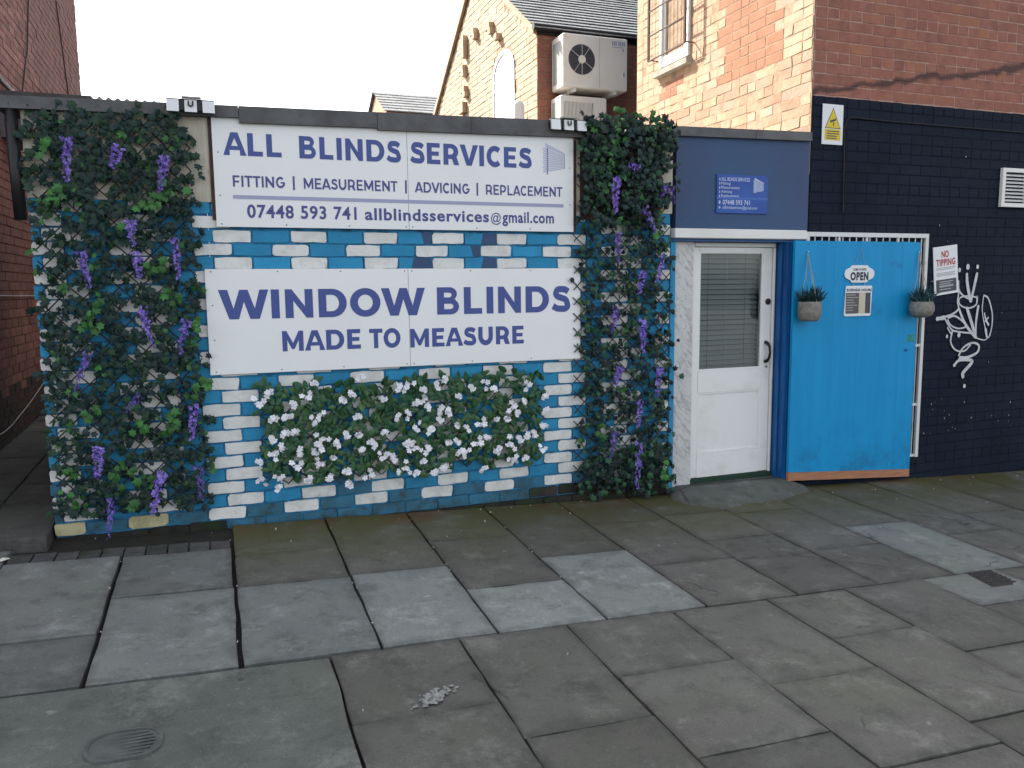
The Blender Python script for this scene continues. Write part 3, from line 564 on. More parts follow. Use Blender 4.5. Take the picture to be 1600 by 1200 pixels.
# ------------------------------------------------------------------ shop building
CH, BL = .0848, .235; Z0 = .028
shop = thing('shop_building','low shop with blue and white painted brick front and flat roof','shop',(1.77,0,gz(1.77,0)))
mb = MB(); mb.box(-1.015,-.051,.030,.25,.022,2.056); mb.box(-.050,3.272,.030,.25,-.055,2.056); mb.build('mortar_bed','blue_mortar',shop)
mb = MB(); mb.box(-1.015,-.051,.031,.25,-.35,.021); mb.box(-.050,3.272,.031,.25,-.35,-.056); mb.build('footing','dark_mortar',shop)
mb = MB(); mb.box(-1.015,-.80,.25,3.4,-.3,2.6); mb.build('side_wall','dirty_brick',shop)
mb = MB(); mb.box(-1.02,3.28,.016,.25,2.058,2.60); mb.build('render_band','render',shop)
mb = MB(); mb.box(-.80,4.54,.26,4.2,2.5,2.58); mb.build('flat_roof','felt',shop)
def coptop(x): return 2.637+.0198*x
segs = [(-1.13,.16,.07),(.163,1.02,.10),(1.023,1.66,.112),(1.663,2.52,.112),(2.523,3.30,.075),(3.303,4.00,.07),(4.003,4.545,.07)]
for a,b,t in segs:
    y0 = -.035+R.uniform(-.004,.004)
    ta = .07 if a<-.5 else t
    MB().hexa([(a,y0,coptop(a)-ta),(b,y0,coptop(b)-t),(b,.28,coptop(b)-t),(a,.28,coptop(a)-ta)],[(a,y0+.004,coptop(a)),(b,y0+.004,coptop(b)),(b,.28,coptop(b)-.002),(a,.28,coptop(a)-.002)]).build('coping_segment','coping',shop)
def brick_mesh(name, m, rnd, w=.226, h=.0765, d=.010, jit=.0036):
    pts = []
    for cx,cz,sx,sz in ((w/2,-h/2,1,-1),(w/2,h/2,1,1),(-w/2,h/2,-1,1),(-w/2,-h/2,-1,-1)):
        r = rnd*R.uniform(.7,1.4)
        if sx*sz<0: a=[(0,-1),(.7,-.7),(1,0)]
        seq = {(1,-1):(270,315,360),(1,1):(0,45,90),(-1,1):(90,135,180),(-1,-1):(180,225,270)}[(sx,sz)]
        for an in seq: pts.append((cx-sx*r+r*math.cos(math.radians(an))+R.uniform(-jit,jit), cz-sz*r+r*math.sin(math.radians(an))+R.uniform(-jit,jit)))
        nx = {(1,-1):(1,0),(1,1):(0,1),(-1,1):(-1,0),(-1,-1):(0,-1)}[(sx,sz)]
        if nx[1]:
            for t in (.33,.66): pts.append((nx[1]*(w/2-r-(w-2*r)*t), nx[1]*h/2+R.uniform(-jit,jit)))
    n = len(pts); vs = [(x*.985,0,z*.965) for x,z in pts]+[(x,.0028,z) for x,z in pts]+[(x,d,z) for x,z in pts]
    fs = [tuple(range(n))]+[(n+i,n+(i+1)%n,(i+1)%n,i) for i in range(n)]+[(2*n+i,2*n+(i+1)%n,n+(i+1)%n,n+i) for i in range(n)]
    return MB().add(vs,fs).mesh(name,m)
BM = {k:[brick_mesh('brick_'+k,m,r,h=R.uniform(.070,.078)) for _ in range(10)] for k,m,r in (('white','white_paint',.013),('blue','blue_paint',.007),('teal','teal_paint',.008),('dirty','dirty_brick',.01),('yellow','yellow_white',.018))}
# blue bricks whose one end is stained navy: two faces of different paint on one brick
def navy_mesh():
    w,h,d = .226,.0765,.010; c = R.uniform(-.03,.06); s = R.uniform(-.012,.012)
    mb = MB(); mb.add([(-w/2,0,-h/2),(c-s,0,-h/2),(c+s,0,h/2),(-w/2,0,h/2)],[(0,1,2,3)],0); mb.add([(c-s,0,-h/2),(w/2,0,-h/2),(w/2,0,h/2),(c+s,0,h/2)],[(0,1,2,3)],1)
    for a,b in (((-w/2,-h/2),(w/2,-h/2)),((w/2,-h/2),(w/2,h/2)),((w/2,h/2),(-w/2,h/2)),((-w/2,h/2),(-w/2,-h/2))): mb.add([(a[0],0,a[1]),(a[0],d,a[1]),(b[0],d,b[1]),(b[0],0,b[1])],[(0,1,2,3)],0)
    return mb.mesh('brick_navy',['blue_paint','navy'])
BM['navy'] = [navy_mesh() for _ in range(6)]
bricks = []
for k in range(-4,24):
    off = -.03 if k%2 else -.1475
    for n in range(-5,15):
        x = off+.235*n; x0, x1 = x, x+.235
        if x1 < -.99 or x0 > 3.25: continue
        x0 = max(x0,-1.025+R.uniform(-.006,.006)); x1 = min(x1,3.272)
        z = Z0+CH*k
        if z+CH < gz(x,0)-.02: continue
        if z > .975 and z+CH < 1.65 and x0 > -.09 and x1 < 2.5: continue          # behind the lower sign
        if z > 1.89 and x0 > -.01 and x1 < 2.44: continue                             # behind the upper sign
        kind = 'white' if n%2==0 else 'blue'
        zl = .018 if x < -.05 else (-.057 if x < .25 else (-.142 if x<1.1 else -.145))
        if z+CH*.5 < zl: kind = 'dirty'
        elif z < .05 and kind=='blue': kind = 'teal'
        if x > -.05 and -.10 < z < -.02: kind = 'teal' if x<2.0 else 'dirty'
        if z < -.1 : kind = 'dirty'
        if kind=='white' and x<-.6 and 0<z<.1: kind='yellow'
        if kind=='blue' and 1.6<z<1.9 and 1.05<x<1.95 : kind = 'navy'
        if kind=='blue' and z<.3 and x<.9 and R.random()<.5: kind='teal'
        hid = 1. if (x>2.5 and z<.3) else (.85 if x>2.5 else (.8 if (x<-.15) else (.5 if (.3<x<2.0 and .3<z<.78) else 0)))
        if kind=='dirty': hid += .5
        bricks.append((hid+R.random()*.1, x0, x1, z, kind))
bricks.sort(); rest = {}
for i,(h,x0,x1,z,kind) in enumerate(bricks):
    w = x1-x0; me = R.choice(BM[kind]); 
    mt = T((x0+w/2,.020+R.uniform(-.0025,.002),z+CH/2+R.uniform(-.002,.002))) @ rot('Y',R.uniform(-.008,.008)) @ Matrix.Diagonal((max(.1,(w-.004)/.231),1,1,1))
    if i < 300: link('brick',me,shop,mt)
    else:
        mb = rest.setdefault(kind,MB()); mb.add([mt@v.co for v in me.vertices],[tuple(p.vertices) for p in me.polygons],0) if kind!='navy' else None
for kind,mb in rest.items(): mb.build('brickwork',{'white':'white_paint','blue':'blue_paint','teal':'teal_paint','dirty':'dirty_brick','yellow':'yellow_white'}.get(kind,'blue_paint'),shop,kind='stuff')
# front above the door, jambs, marble strip
mb = MB(); mb.box(3.302,4.552,.0,.10,1.952,2.66); mb.build('navy_panel','navy',shop)
for x,z in ((3.34,1.985),(4.51,1.985),(3.34,2.58),(4.51,2.6)): MB().lathe([(0,-.002),(.006,-.002),(.006,.0)],(x,.0,z),'y',8).build('screw','screw',shop)
mb = MB(); mb.box(3.277,4.527,-.035,.06,1.872,1.947,bev=.006); mb.build('door_head_rail','upvc',shop)
mb = MB(); mb.box(3.277,4.50,.0,.30,1.852,1.871); mb.build('lintel_board','jamb',shop)
mb = MB(); mb.box(3.276,3.318,.02,.30,-.3,1.85); mb.build('blue_return','blue_paint',shop)
mb = MB(); mb.box(3.319,3.503,.055,.30,-.25,1.85); mb.build('marble_panel','marble',shop)
mb = MB(); mb.box(4.325,4.362,.06,.30,-.3,1.85); mb.box(4.335,4.356,-.03,.06,-.3,1.85); mb.box(4.318,4.33,.02,.06,-.3,1.85); mb.box(4.357,4.380,-.045,.30,-.3,1.85); mb.build('door_jamb','jamb',shop)
mb = MB(); mb.box(3.5,4.32,.62,.66,-.3,1.95); mb.box(3.5,4.32,.3,.62,-.12,-.1); mb.build('dark_room','inside',shop)
mb = MB(); mb.tube([(-1.058,-.0,1.93),(-1.062,-.0,2.2),(-1.066,-.0,2.575)],.034,12); mb.build('downpipe','black',shop,True)
# ------------------------------------------------------------------ signs
up = thing('upper_sign','large white sign reading all blinds services above the blue and white bricks','sign',(1.22,0,1.908))
for a,b in ((0,1.2185),(1.2215,2.44)): MB().hexa([(a+.0,-.004,1.908),(b,-.004,1.908),(b,.006,1.908),(a,.006,1.908)],[(a,-.004,2.583),(b,-.004,2.583),(b,.006,2.583),(a,.006,2.583)]).build('board_panel','sign',up)
for me in LET['up1']+LET['up2']: link('letter' if me.name.startswith('letter') else 'divider_bar',me,up)
link('contact_line',LET['up3'],up,kind='stuff')
link('rule_line',LET['rule'],up); link('blind_logo',LET['logo'],up)
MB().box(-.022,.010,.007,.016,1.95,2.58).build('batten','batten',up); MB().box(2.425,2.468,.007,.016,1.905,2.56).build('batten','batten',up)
def screws(par, xs, zs):
    for z in zs:
        for x in xs: MB().lathe([(0,-.0015),(.0045,-.0015),(.0045,.0)],(x,-.0042,z),'y',6).build('screw','screw',par)
screws(up,(.03,.42,.82,1.20,1.245,1.7,2.1),(1.925,2.567)); screws(up,(.03,2.41),(2.1,2.36))
lo = thing('lower_sign','large white sign reading window blinds made to measure above the flower panel','sign',(1.2,0,.98))
for a,b in ((-.086,1.2025),(1.2055,2.494)): MB().box(a,b,-.004,.006,.981,1.646).build('board_panel','sign',lo)
for me in LET['lo1']: link('letter',me,lo)
screws(lo,(-.05,.35,.75,1.18,1.23,1.65,2.1),(.998,1.63)); screws(lo,(-.05,2.45),(1.2,1.42))
bs = thing('blue_notice','small blue sign with phone number on the navy panel over the door','sign',(3.9,0,2.07))
MB().box(3.66,4.141,-.012,-.001,2.07,2.367,bev=.002).build('board','sign_blue',bs); link('lettering',LET['small'],bs,kind='stuff'); link('blind_logo',LET['small_logo'],bs)
mb = MB(); flat(mb,3.662,4.139,2.178,2.196,-.0128); mb.build('stripe',mat('small_sign_stripe',(.045,.12,.42),.4),bs)

# ------------------------------------------------------------------ security lights on the coping
def wall_light(x, z, label):
    t = thing('security_light',label,'light',(x,-.04,z),'solar lights on the roof edge')
    MB().box(x-.135,x+.135,-.075,-.038,z-.018,z+.052,bev=.004).build('housing','black',t)
    MB().hexa([(x-.05,-.10,z+.054),(x+.06,-.10,z+.054),(x+.06,-.036,z+.060),(x-.05,-.036,z+.060)],[(x-.05,-.10,z+.062),(x+.06,-.10,z+.062),(x+.06,-.036,z+.07),(x-.05,-.036,z+.07)]).build('solar_panel','grey_print',t)
    for dx in (-.10,.0,.10):
        MB().hexa([(x+dx-.034,-.098,z-.028),(x+dx+.034,-.098,z-.028),(x+dx+.034,-.076,z-.024),(x+dx-.034,-.076,z-.024)],[(x+dx-.034,-.088,z+.042),(x+dx+.034,-.088,z+.042),(x+dx+.034,-.076,z+.045),(x+dx-.034,-.076,z+.045)]).build('lamp_head','plaque',t)
    mb = MB(); mb.tube([(x-.012,-.099,z+.035),(x-.012,-.101,z+.012),(x,-.101,z+.003),(x+.012,-.101,z+.012),(x+.012,-.099,z+.035)],.005,6); mb.build('sensor','black',t)
wall_light(-.11,2.60,'three headed white security light on the roof edge by the left ivy')
wall_light(2.368,2.635,'three headed white security light on the roof edge by the right ivy')

# ------------------------------------------------------------------ climbing plants
def ivy_leaf(m, wide=1.):
    out = [(0,-.5),(.17,-.22),(.46,-.20),(.33,.05),(.50,.30),(.24,.30),(.10,.44),(0,.36),(-.10,.44),(-.24,.30),(-.50,.30),(-.33,.05),(-.46,-.20),(-.17,-.22)]
    out = [(x*wide*R.uniform(.85,1.1),z*R.uniform(.9,1.08)) for x,z in out]
    vs = [(0,-.10,.05)]+[(x,.10*abs(x)*2+R.uniform(-.04,.04)-.02*(z<0),z) for x,z in out]
    n = len(out); return MB().add(vs,[(0,1+i,1+(i+1)%n) for i in range(n)]).mesh('leaf',m,True)
def oval_leaf(m):
    out = [(0,-.62),(.15,-.42),(.25,-.15),(.24,.12),(.14,.32),(0,.40),(-.14,.32),(-.24,.12),(-.25,-.15),(-.15,-.42)]
    vs = [(0,-.05,-.1),(0,-.03,.2)]+[(x*R.uniform(.9,1.1),.22*abs(x)+R.uniform(-.03,.03)+.12*max(0,-z-.2),z) for x,z in out]
    n = len(out); fs = [(0 if 0.5<=i<4 or 5<=i<9.5 else 1,2+i,2+(i+1)%n) for i in range(n)]
    fs = []
    for i in range(n):
        z = (out[i][1]+out[(i+1)%n][1])/2; fs.append((0 if z<.1 else 1,2+i,2+(i+1)%n))
    fs += [(0,2+3,1),(0,1,2+7)]
    return MB().add(vs,fs).mesh('leaf',m,True)
LV = {k:[ivy_leaf(k,R.uniform(.85,1.05)) for _ in range(5)] for k in ('leaf_dark','leaf_mid','leaf_bright','leaf_brown')}
LV.update({k:[oval_leaf(k) for _ in range(4)] for k in ('leaf_flower','leaf_flower2')})
def foliage(par, leaves):
    """leaves: (x,y,z,size,mat). nearest to the viewer become parts, the rest one mass"""
    leaves.sort(key=lambda l:l[1]-.02*(l[4] in('leaf_bright','leaf_flower2'))); bulk = {}
    for i,(x,y,z,s,m,ax) in enumerate(leaves):
        me = R.choice(LV[m])
        mt = T((x,y,z)) @ Euler((R.gauss(-.25,.38),ax+R.gauss(0,.6),R.gauss(0,.42))).to_matrix().to_4x4() @ Matrix.Scale(s,4)
        if i < 300: link('leaf',me,par,mt)
        else: bulk.setdefault(m,MB()).add([mt@v.co for v in me.vertices],[tuple(p.vertices) for p in me.polygons])
    for m,mb in bulk.items(): mb.build('foliage',m,par,True,kind='stuff')
def lattice(par, x0,x1,z0,z1, step, y=-.012, r=.0042):
    for sgn in (1,-1):
        c = (x0-(z1-z0)) if sgn>0 else x0
        k = 0
        while c < x1+(z1-z0):
            # line x = c + (z-z0)*sgn
            zs = []
            for t in range(9):
                z = z0+(z1-z0)*t/8; x = c+(z-z0)*sgn
                zs.append((x,z))
            if sgn>0: lo_t, hi_t = max(0,(x0-c)/(z1-z0)), min(1,(x1-c)/(z1-z0))
            else: lo_t, hi_t = max(0,(c-x1)/(z1-z0)), min(1,(c-x0)/(z1-z0))
            if hi_t-lo_t > .04:
                P = []
                for t in range(6):
                    u = lo_t+(hi_t-lo_t)*t/5; z = z0+(z1-z0)*u; x = c+(z-z0)*sgn
                    P.append((x+R.uniform(-.006,.006), y-.008*(sgn>0)+R.uniform(-.003,.003), z+R.uniform(-.006,.006)))
                MB().tube(P,r,5).build('lattice_bar','bark',par)
            c += step; k += 1
SPIKES = []
def spike_mesh(seed):
    r = random.Random(seed); mb = MB()
    for i in range(46):
        t = i/45; rad = .023*(1-.68*t)+.004; a = r.uniform(0,6.28)
        c = Vector((rad*math.cos(a), rad*math.sin(a)*.8-.005, -t+r.uniform(-.02,.02))); s = (.0145*(1-.45*t))*r.uniform(.8,1.3)
        q = Euler((r.uniform(-.6,.6),r.uniform(0,6.28),r.uniform(-.8,.8))).to_matrix(); mi = 0 if r.random()<.68 else 1
        for k in range(3):
            w = q @ Matrix.Rotation(k*2.09,3,'Y')
            pts = [Vector((0,0,0)),Vector((.6,-.3,.5)),Vector((0,-.45,1.25)),Vector((-.6,-.3,.5))]
            p = [w@(v*s) for v in pts]; mb.add([(c.x+v.x,c.y+v.y,(c.z)+v.z/.22) for v in p],[(0,1,2,3)],mi)
    return mb.mesh('wisteria_spike',['wist','wist2'])
SP = [spike_mesh(i) for i in range(5)]
def wisteria(par, spikes, y):
    for i,(xa,za,xb,zb) in enumerate(spikes):
        d = Vector((xb-xa,0,zb-za)); L = d.length; ang = math.atan2(-d.x,-d.z)
        link('wisteria_spike',SP[i%5],par,T((xa,y+R.uniform(-.015,.01),za)) @ rot('Y',-math.atan2(d.x,-d.z)) @ Matrix.Diagonal((1,1,L,1)) @ rot('Z',R.uniform(0,6.28)))
WL = [(-.788,2.383,-.799,2.142),(-.509,2.347,-.55,2.224),(-.27,2.299,-.302,2.103),(-.484,1.93,-.476,1.78),(-.454,1.742,-.439,1.59),(-.757,1.741,-.724,1.536),(-.248,1.82,-.24,1.589),(-.449,1.418,-.411,1.184),(-.211,1.335,-.259,1.131),(-.743,1.151,-.826,.925),(-.482,.882,-.574,.781),(-.192,.808,-.223,.596),(-.73,.584,-.749,.4),(-.195,.417,-.18,.209),(-.403,.408,-.469,.15),(-.67,.272,-.71,.023)]
WR = [(2.727,2.287,2.718,2.034),(2.901,2.362,2.821,2.391),(3.135,2.245,3.098,2.15),(2.973,2.086,3.057,1.9),(2.729,1.896,2.73,1.677),(2.962,1.616,2.92,1.449),(3.114,1.735,3.061,1.543),(2.737,1.357,2.706,1.168),(2.938,1.257,2.956,1.014),(3.097,.901,3.077,.664),(2.75,.916,2.713,.783),(2.932,.648,2.917,.451),(2.725,.44,2.699,.235),(2.918,.327,2.91,-.025),(3.174,2.232,3.203,2.116)]
def sprigs(leaves, n, x0, x1, z0, z1, size, hole, seed, bright=.10, brown=0., per=(5,9), thick=.06):
    for i in range(n*3):
        if len(leaves) and i>=n*3: break
        x, z = R.uniform(x0,x1), R.uniform(z0,z1)
        if mnoise.noise(Vector((x*7+seed,z*7,seed))) < hole: continue
        if n <= 0: break
        n -= 1
        b = R.random(); m0 = 'leaf_bright' if b<bright else ('leaf_brown' if b<bright+brown else None)
        a0 = R.uniform(0,6.28); yc = -.022-R.random()*thick
        for k in range(R.randint(*per)):
            a = a0+R.uniform(-1.7,1.7); d = R.uniform(.01,.09)
            lx, lz = x+math.cos(a)*d, z+math.sin(a)*d
            if not (x0-.035<lx<x1+.035 and z0-.05<lz<z1+.05): continue
            m = m0 if (m0 and R.random()<.75) else ('leaf_dark' if R.random()<.72 else 'leaf_mid')
            leaves.append((lx, yc-R.random()*.03, lz, size*R.uniform(.7,1.3), m, a+1.57 if R.random()<.4 else 0))
def spread_leaves(leaves, x0, x1, z0, z1, step, size, skip, seed, bright, brown=0., per=(2,4), thick=.03, sp=.028):
    nx, nz = int((x1-x0)/step), int((z1-z0)/step)
    for a in range(nx):
        for b in range(nz):
            x, z = x0+(x1-x0)*(a+.5)/nx+R.gauss(0,step*.35), z0+(z1-z0)*(b+.5)/nz+R.gauss(0,step*.35)
            if R.random() < skip+.5*max(0,mnoise.noise(Vector((x*8+seed,z*11,seed)))): continue
            q = R.random(); m0 = 'leaf_bright' if q < bright*(1+2*mnoise.noise(Vector((x*6,z*6,seed+3)))) else ('leaf_brown' if q > 1-brown else None)
            for k in range(R.randint(*per)):
                m = m0 if (m0 and R.random()<.75) else ('leaf_dark' if R.random()<.68 else 'leaf_mid')
                leaves.append((x+R.gauss(0,sp), -.02-R.random()*thick, z+R.gauss(0,sp), size*R.uniform(.65,1.25), m, R.uniform(-1.5,1.5)))
liv = thing('ivy_trellis','wide artificial ivy trellis with purple flowers at the left end of the shop','ivy trellis',(-.57,-.03,gz(-.57,0)),'artificial ivy trellises on the shop front')
lattice(liv,-.99,-.13,.16,2.53,.128)
lv = []; spread_leaves(lv,-1.0,-.12,.16,2.55,.058,.055,.13,1.3,.07,0,(3,5),.035,.027); spread_leaves(lv,-.95,-.13,1.98,2.58,.07,.055,.15,2.3,.04,0,(3,5))
for a,b,c_,d_ in ((-.90,2.33,.05,5),(-.86,2.05,.05,7),(-.37,2.02,.06,10),(-.25,2.1,.05,8),(-.35,1.65,.05,6),(-.72,1.33,.06,8),(-.68,1.45,.04,4),(-.78,.78,.05,6),(-.5,.7,.05,5),(-.32,.72,.06,10),(-.62,.40,.06,12),(-.56,.22,.03,4),(-.12,.93,.04,7),(-.14,1.3,.04,5),(-.9,.45,.03,4)):
    for _ in range(d_): lv.append((a+R.gauss(0,c_*.6),-.10-R.random()*.03,b+R.gauss(0,c_*.6),.058*R.uniform(.8,1.2),'leaf_bright',R.uniform(-1,1)))
foliage(liv,lv); wisteria(liv,WL,-.115)
riv = thing('ivy_trellis','dense artificial ivy trellis with purple flowers beside the white door','ivy trellis',(2.87,-.03,gz(2.87,0)),'artificial ivy trellises on the shop front')
MB().box(2.50,3.17,.004,.014,2.0,2.62).build('backing_mat','batten',riv)
lattice(riv,2.435,3.25,-.06,1.95,.115); lattice(riv,2.47,3.22,1.95,2.72,.15)
lv = []; sprigs(lv,250,2.49,3.15,1.99,2.70,.050,-.9,4.1,.035,.06,(6,10),.11); sprigs(lv,22,3.12,3.24,1.95,2.66,.05,-.9,4.1,.03,0,(3,5))
spread_leaves(lv,2.49,3.24,-.05,1.99,.054,.048,.16,4.1,.035,.01,(3,5)); sprigs(lv,55,2.52,3.24,-.08,.28,.055,-.9,4.1,.04)
for a,b,c_,d_ in ((2.55,2.62,.04,7),(2.72,2.45,.03,5),(2.72,2.36,.03,6),(3.13,2.66,.05,8),(2.95,2.16,.04,6),(2.75,2.7,.05,9),(2.9,2.73,.04,7),(3.02,2.74,.03,5),(3.08,1.87,.03,5),(2.74,1.99,.03,4),(2.62,.42,.04,7),(3.17,.05,.04,7)):
    for _ in range(d_): lv.append((a+R.gauss(0,c_*.5),-.10-R.random()*.03,b+R.gauss(0,c_*.9),.052*R.uniform(.8,1.2),'leaf_bright',R.uniform(-1,1)))
foliage(riv,lv); wisteria(riv,WR,-.125)
fp = thing('flower_panel','trellis panel of broad green leaves and white flower clusters under the lower sign','flower panel',(1.18,-.03,.2))
lattice(fp,.20,2.16,.24,.86,.155)
lv = []
gx, gzc = 34, 12
for a in range(gx):
    for b in range(gzc):
        x, z = .20+1.96*(a+.5)/gx+R.gauss(0,.022), .255+.61*(b+.5)/gzc+R.gauss(0,.02)
        if R.random() < .17 or (x<.3 and z<.31): continue
        for k in range(R.randint(2,4)):
            lv.append((x+R.gauss(0,.024),-.02-R.random()*.035,z+R.gauss(0,.024),.072*R.uniform(.75,1.2),'leaf_flower' if R.random()<.62 else 'leaf_flower2',R.uniform(-2.6,2.6)))
for x in (.33,.48,.75,1.0,1.28,1.45,1.65,1.95,2.1,.22,.52,.8,1.2,1.58,1.85):
    for _ in range(3): lv.append((x+R.gauss(0,.03),-.05,.88+R.gauss(0,.025),.09,'leaf_flower',R.choice((2.4,-2.4,2.0,-2.0,2.9))))
foliage(fp,lv)
def blossom_mesh():
    mb = MB()
    for b in range(R.randint(4,6)):
        c = Vector((R.gauss(0,.016),R.gauss(-.012,.007),R.gauss(0,.016))); q = Euler((R.gauss(0,.5),R.uniform(0,6),R.gauss(0,.5))).to_matrix()
        for k in range(5):
            w = q @ Matrix.Rotation(k*1.2566,3,'Y'); s = R.uniform(.018,.024)
            p = [w@(Vector(v)*s) for v in ((0,.15,0),(.42,-.12,.45),(.25,-.05,1.0),(-.25,-.05,1.0),(-.42,-.12,.45))]
            mb.add([c+v for v in p],[(0,1,2,3,4)])
    return mb.mesh('flower_cluster','petal')
FM = [blossom_mesh() for _ in range(8)]
FL = [(.189,.804),(.258,.85),(.403,.77),(.49,.824),(.551,.897),(.278,.681),(.343,.698),(.54,.642),(.575,.691),(.725,.784),(.782,.833),(.858,.923),(.995,.777),(1.094,.846),(1.156,.842),(.827,.657),(.346,.579),(.407,.587),(.265,.556),(.326,.5),(.426,.462),(.257,.464),(.178,.407),(.192,.287),(.313,.297),(.406,.374),(.298,.234),(.567,.489),(.594,.53),(.533,.449),(.681,.502),(.738,.55),(.997,.543),(.833,.446),(.92,.461),(.899,.485),(1.079,.648),(1.165,.674),(1.247,.735),(1.216,.737),(1.28,.76),(1.382,.861),(1.424,.886),(1.301,.692),(1.523,.754),(1.272,.814),(1.383,.673),(1.452,.668),(1.386,.605),(1.22,.572),(1.319,.528),(1.172,.463),(1.141,.452),(1.225,.414),(1.293,.395),(1.014,.386),(.97,.381),(1.044,.362),(1.259,.32),(1.086,.268),(1.145,.276),(1.203,.244),(1.326,.246),(1.401,.271),(1.311,.551),(1.505,.551),(1.59,.531),(1.619,.817),(1.728,.834),(1.78,.799),(1.879,.571),(1.959,.612),(1.915,.662),(2.019,.702),(2.04,.808),(2.18,.716),(1.806,.576),(1.685,.561),(1.722,.466),(1.659,.424),(1.503,.437),(1.447,.441),(1.539,.365),(1.572,.358),(1.813,.365),(1.911,.381),(1.976,.423),(2.026,.443),(2.092,.452),(2.153,.519),(2.169,.622),(2.152,.338),(1.945,.284),(2.015,.278),(1.69,.236),(1.803,.333),(.823,.535),(.729,.301),(.648,.396),(.609,.268),(.476,.272),(.562,.36),(.747,.211),(.879,.265),(.391,.695)]
for x,z in FL: link('flower_cluster',R.choice(FM),fp,T((x,-.070+R.uniform(-.012,.012),z)) @ rot('Y',R.uniform(0,6.28)) @ Matrix.Scale(R.uniform(.78,1.02),4))

# ------------------------------------------------------------------ white door and its blind
dr = thing('shop_door','white half glazed door with black handle between marble strip and blue jamb','door',(3.9,.10,-.06))
ZB = -.058
mb = MB(); mb.box(3.504,3.534,.085,.16,-.10,1.85,bev=.004); mb.box(3.535,4.318,.085,.16,1.815,1.849,bev=.004); mb.box(4.296,4.318,.085,.16,-.10,1.814,bev=.004); mb.build('door_frame','upvc',dr)
mb = MB()
mb.box(3.537,3.592,.100,.150,ZB,1.811,bev=.004); mb.box(4.208,4.292,.100,.150,ZB,1.811,bev=.004)
mb.box(3.5925,4.2075,.100,.150,1.776,1.811); mb.box(3.5925,4.2075,.100,.150,.645,.822); mb.box(3.5925,4.2075,.100,.150,ZB,.140)
mb.build('door_leaf','door_white',dr)
mb = MB(); mb.box(3.5925,4.2075,.112,.145,.141,.644); mb.build('lower_panel','door_white',dr)
mb = MB()
for x0,x1,z0,z1 in ((3.593,3.607,.155,.63),(4.193,4.207,.155,.63),(3.593,4.207,.141,.155),(3.593,4.207,.63,.644)): mb.box(x0,x1,.104,.1118,z0,z1)
for x0,x1,z0,z1 in ((3.593,3.605,.835,1.764),(4.195,4.207,.835,1.764),(3.593,4.207,.823,.835),(3.593,4.207,.764+1,.776+1)): mb.box(x0,x1,.105,.14,z0,z1)
mb.build('bead','door_white',dr)
MB().box(3.60,4.20,.118,.122,.83,1.77).build('glass_pane','glass',dr)
mb = MB(); mb.lathe([(0,-.014),(.02,-.014),(.026,-.006),(.026,0)],(4.258,.1,1.372),'y',16); mb.build('lock','black',dr,True)
mb = MB(); mb.tube([(4.247,.1,1.035),(4.247,.075,1.03),(4.255,.058,1.00),(4.259,.055,.955),(4.255,.058,.91),(4.247,.075,.88),(4.247,.1,.875)],[.017,.013,.011,.010,.011,.013,.017],8); mb.build('handle','black',dr,True)
mb = MB(); mb.lathe([(0,-.010),(.011,-.010),(.014,0)],(4.255,.1,.835),'y',14); mb.build('lock_cylinder','chrome',dr,True)
MB().box(3.504,4.318,.070,.17,-.115,-.062).build('threshold_strip','mat_green',dr)
vb = thing('venetian_blind','grey venetian blind hanging closed behind the door glass','blind',(3.9,.19,.80))
k = 0; z = 1.745
MB().box(3.585,4.215,.172,.21,1.762,1.80).build('head_rail','blind',vb)
while z > .80:
    a = .95+R.uniform(-.06,.06); dy, dz = .022*math.cos(a), .022*math.sin(a); e = R.uniform(-.0015,.0015)
    MB().hexa([(3.588,.19-dy,z-dz+e),(4.212,.19-dy,z-dz-e),(4.212,.19+dy,z+dz-e),(3.588,.19+dy,z+dz+e)],[(3.588,.1885-dy,z-dz+.0015+e),(4.212,.1885-dy,z-dz+.0015-e),(4.212,.1885+dy,z+dz+.0015-e),(3.588,.1885+dy,z+dz+.0015+e)]).build('slat','blind',vb); z -= .0415
for x in (3.72,3.90,4.08): MB().tube([(x,.170,1.77),(x,.170,.80)],.0014,5).build('cord','ink' if x!=3.90 else 'cord',vb)
# ------------------------------------------------------------------ blue shutter door folded on the wall, white gate behind
bd = thing('blue_shutter_door','bright blue boarded shutter door folded flat over the white gate','shutter door',(5.03,-.07,-.14))
xb = [4.365,4.59,4.775,5.035,5.29,5.50,5.694]
for a,b in zip(xb[:-1],xb[1:]):
    e = R.uniform(-.0006,.0006); f = lambda x:-.045-.092*(x-4.365)/1.33
    MB().hexa([(a+.0004,-.085+e,f(a)),(b-.0004,-.085+e,f(b)),(b-.0004,-.058,f(b)),(a+.0004,-.058,f(a))],[(a+.0004,-.085+e,1.862),(b-.0004,-.085+e,1.858),(b-.0004,-.058,1.858),(a+.0004,-.058,1.862)]).build('board','panel',bd)
MB().hexa([(4.372,-.082,-.118),(5.698,-.082,-.206),(5.698,-.05,-.206),(4.372,-.05,-.118)],[(4.372,-.082,-.046),(5.698,-.082,-.138),(5.698,-.05,-.138),(4.372,-.05,-.046)]).build('bottom_rail','timber',bd)
mb = MB(); mb.box(4.40,5.67,-.057,-.03,.35,.45); mb.box(4.40,5.67,-.057,-.03,1.5,1.6); mb.build('ledge','jamb',bd)
mb = MB(); mb.box(5.595,5.675,-.0862,-.0853,1.0,1.065); mb.build('green_sticker','moss_paint',bd)
mb = MB(); mb.tube([(5.57,-.086,.94),(5.575,-.095,.925),(5.59,-.095,.925),(5.595,-.086,.94)],.004,6); mb.build('pull_ring','jamb',bd)
gt = thing('security_gate','white barred metal gate showing above and right of the blue shutter door','gate',(5.18,-.02,-.05))
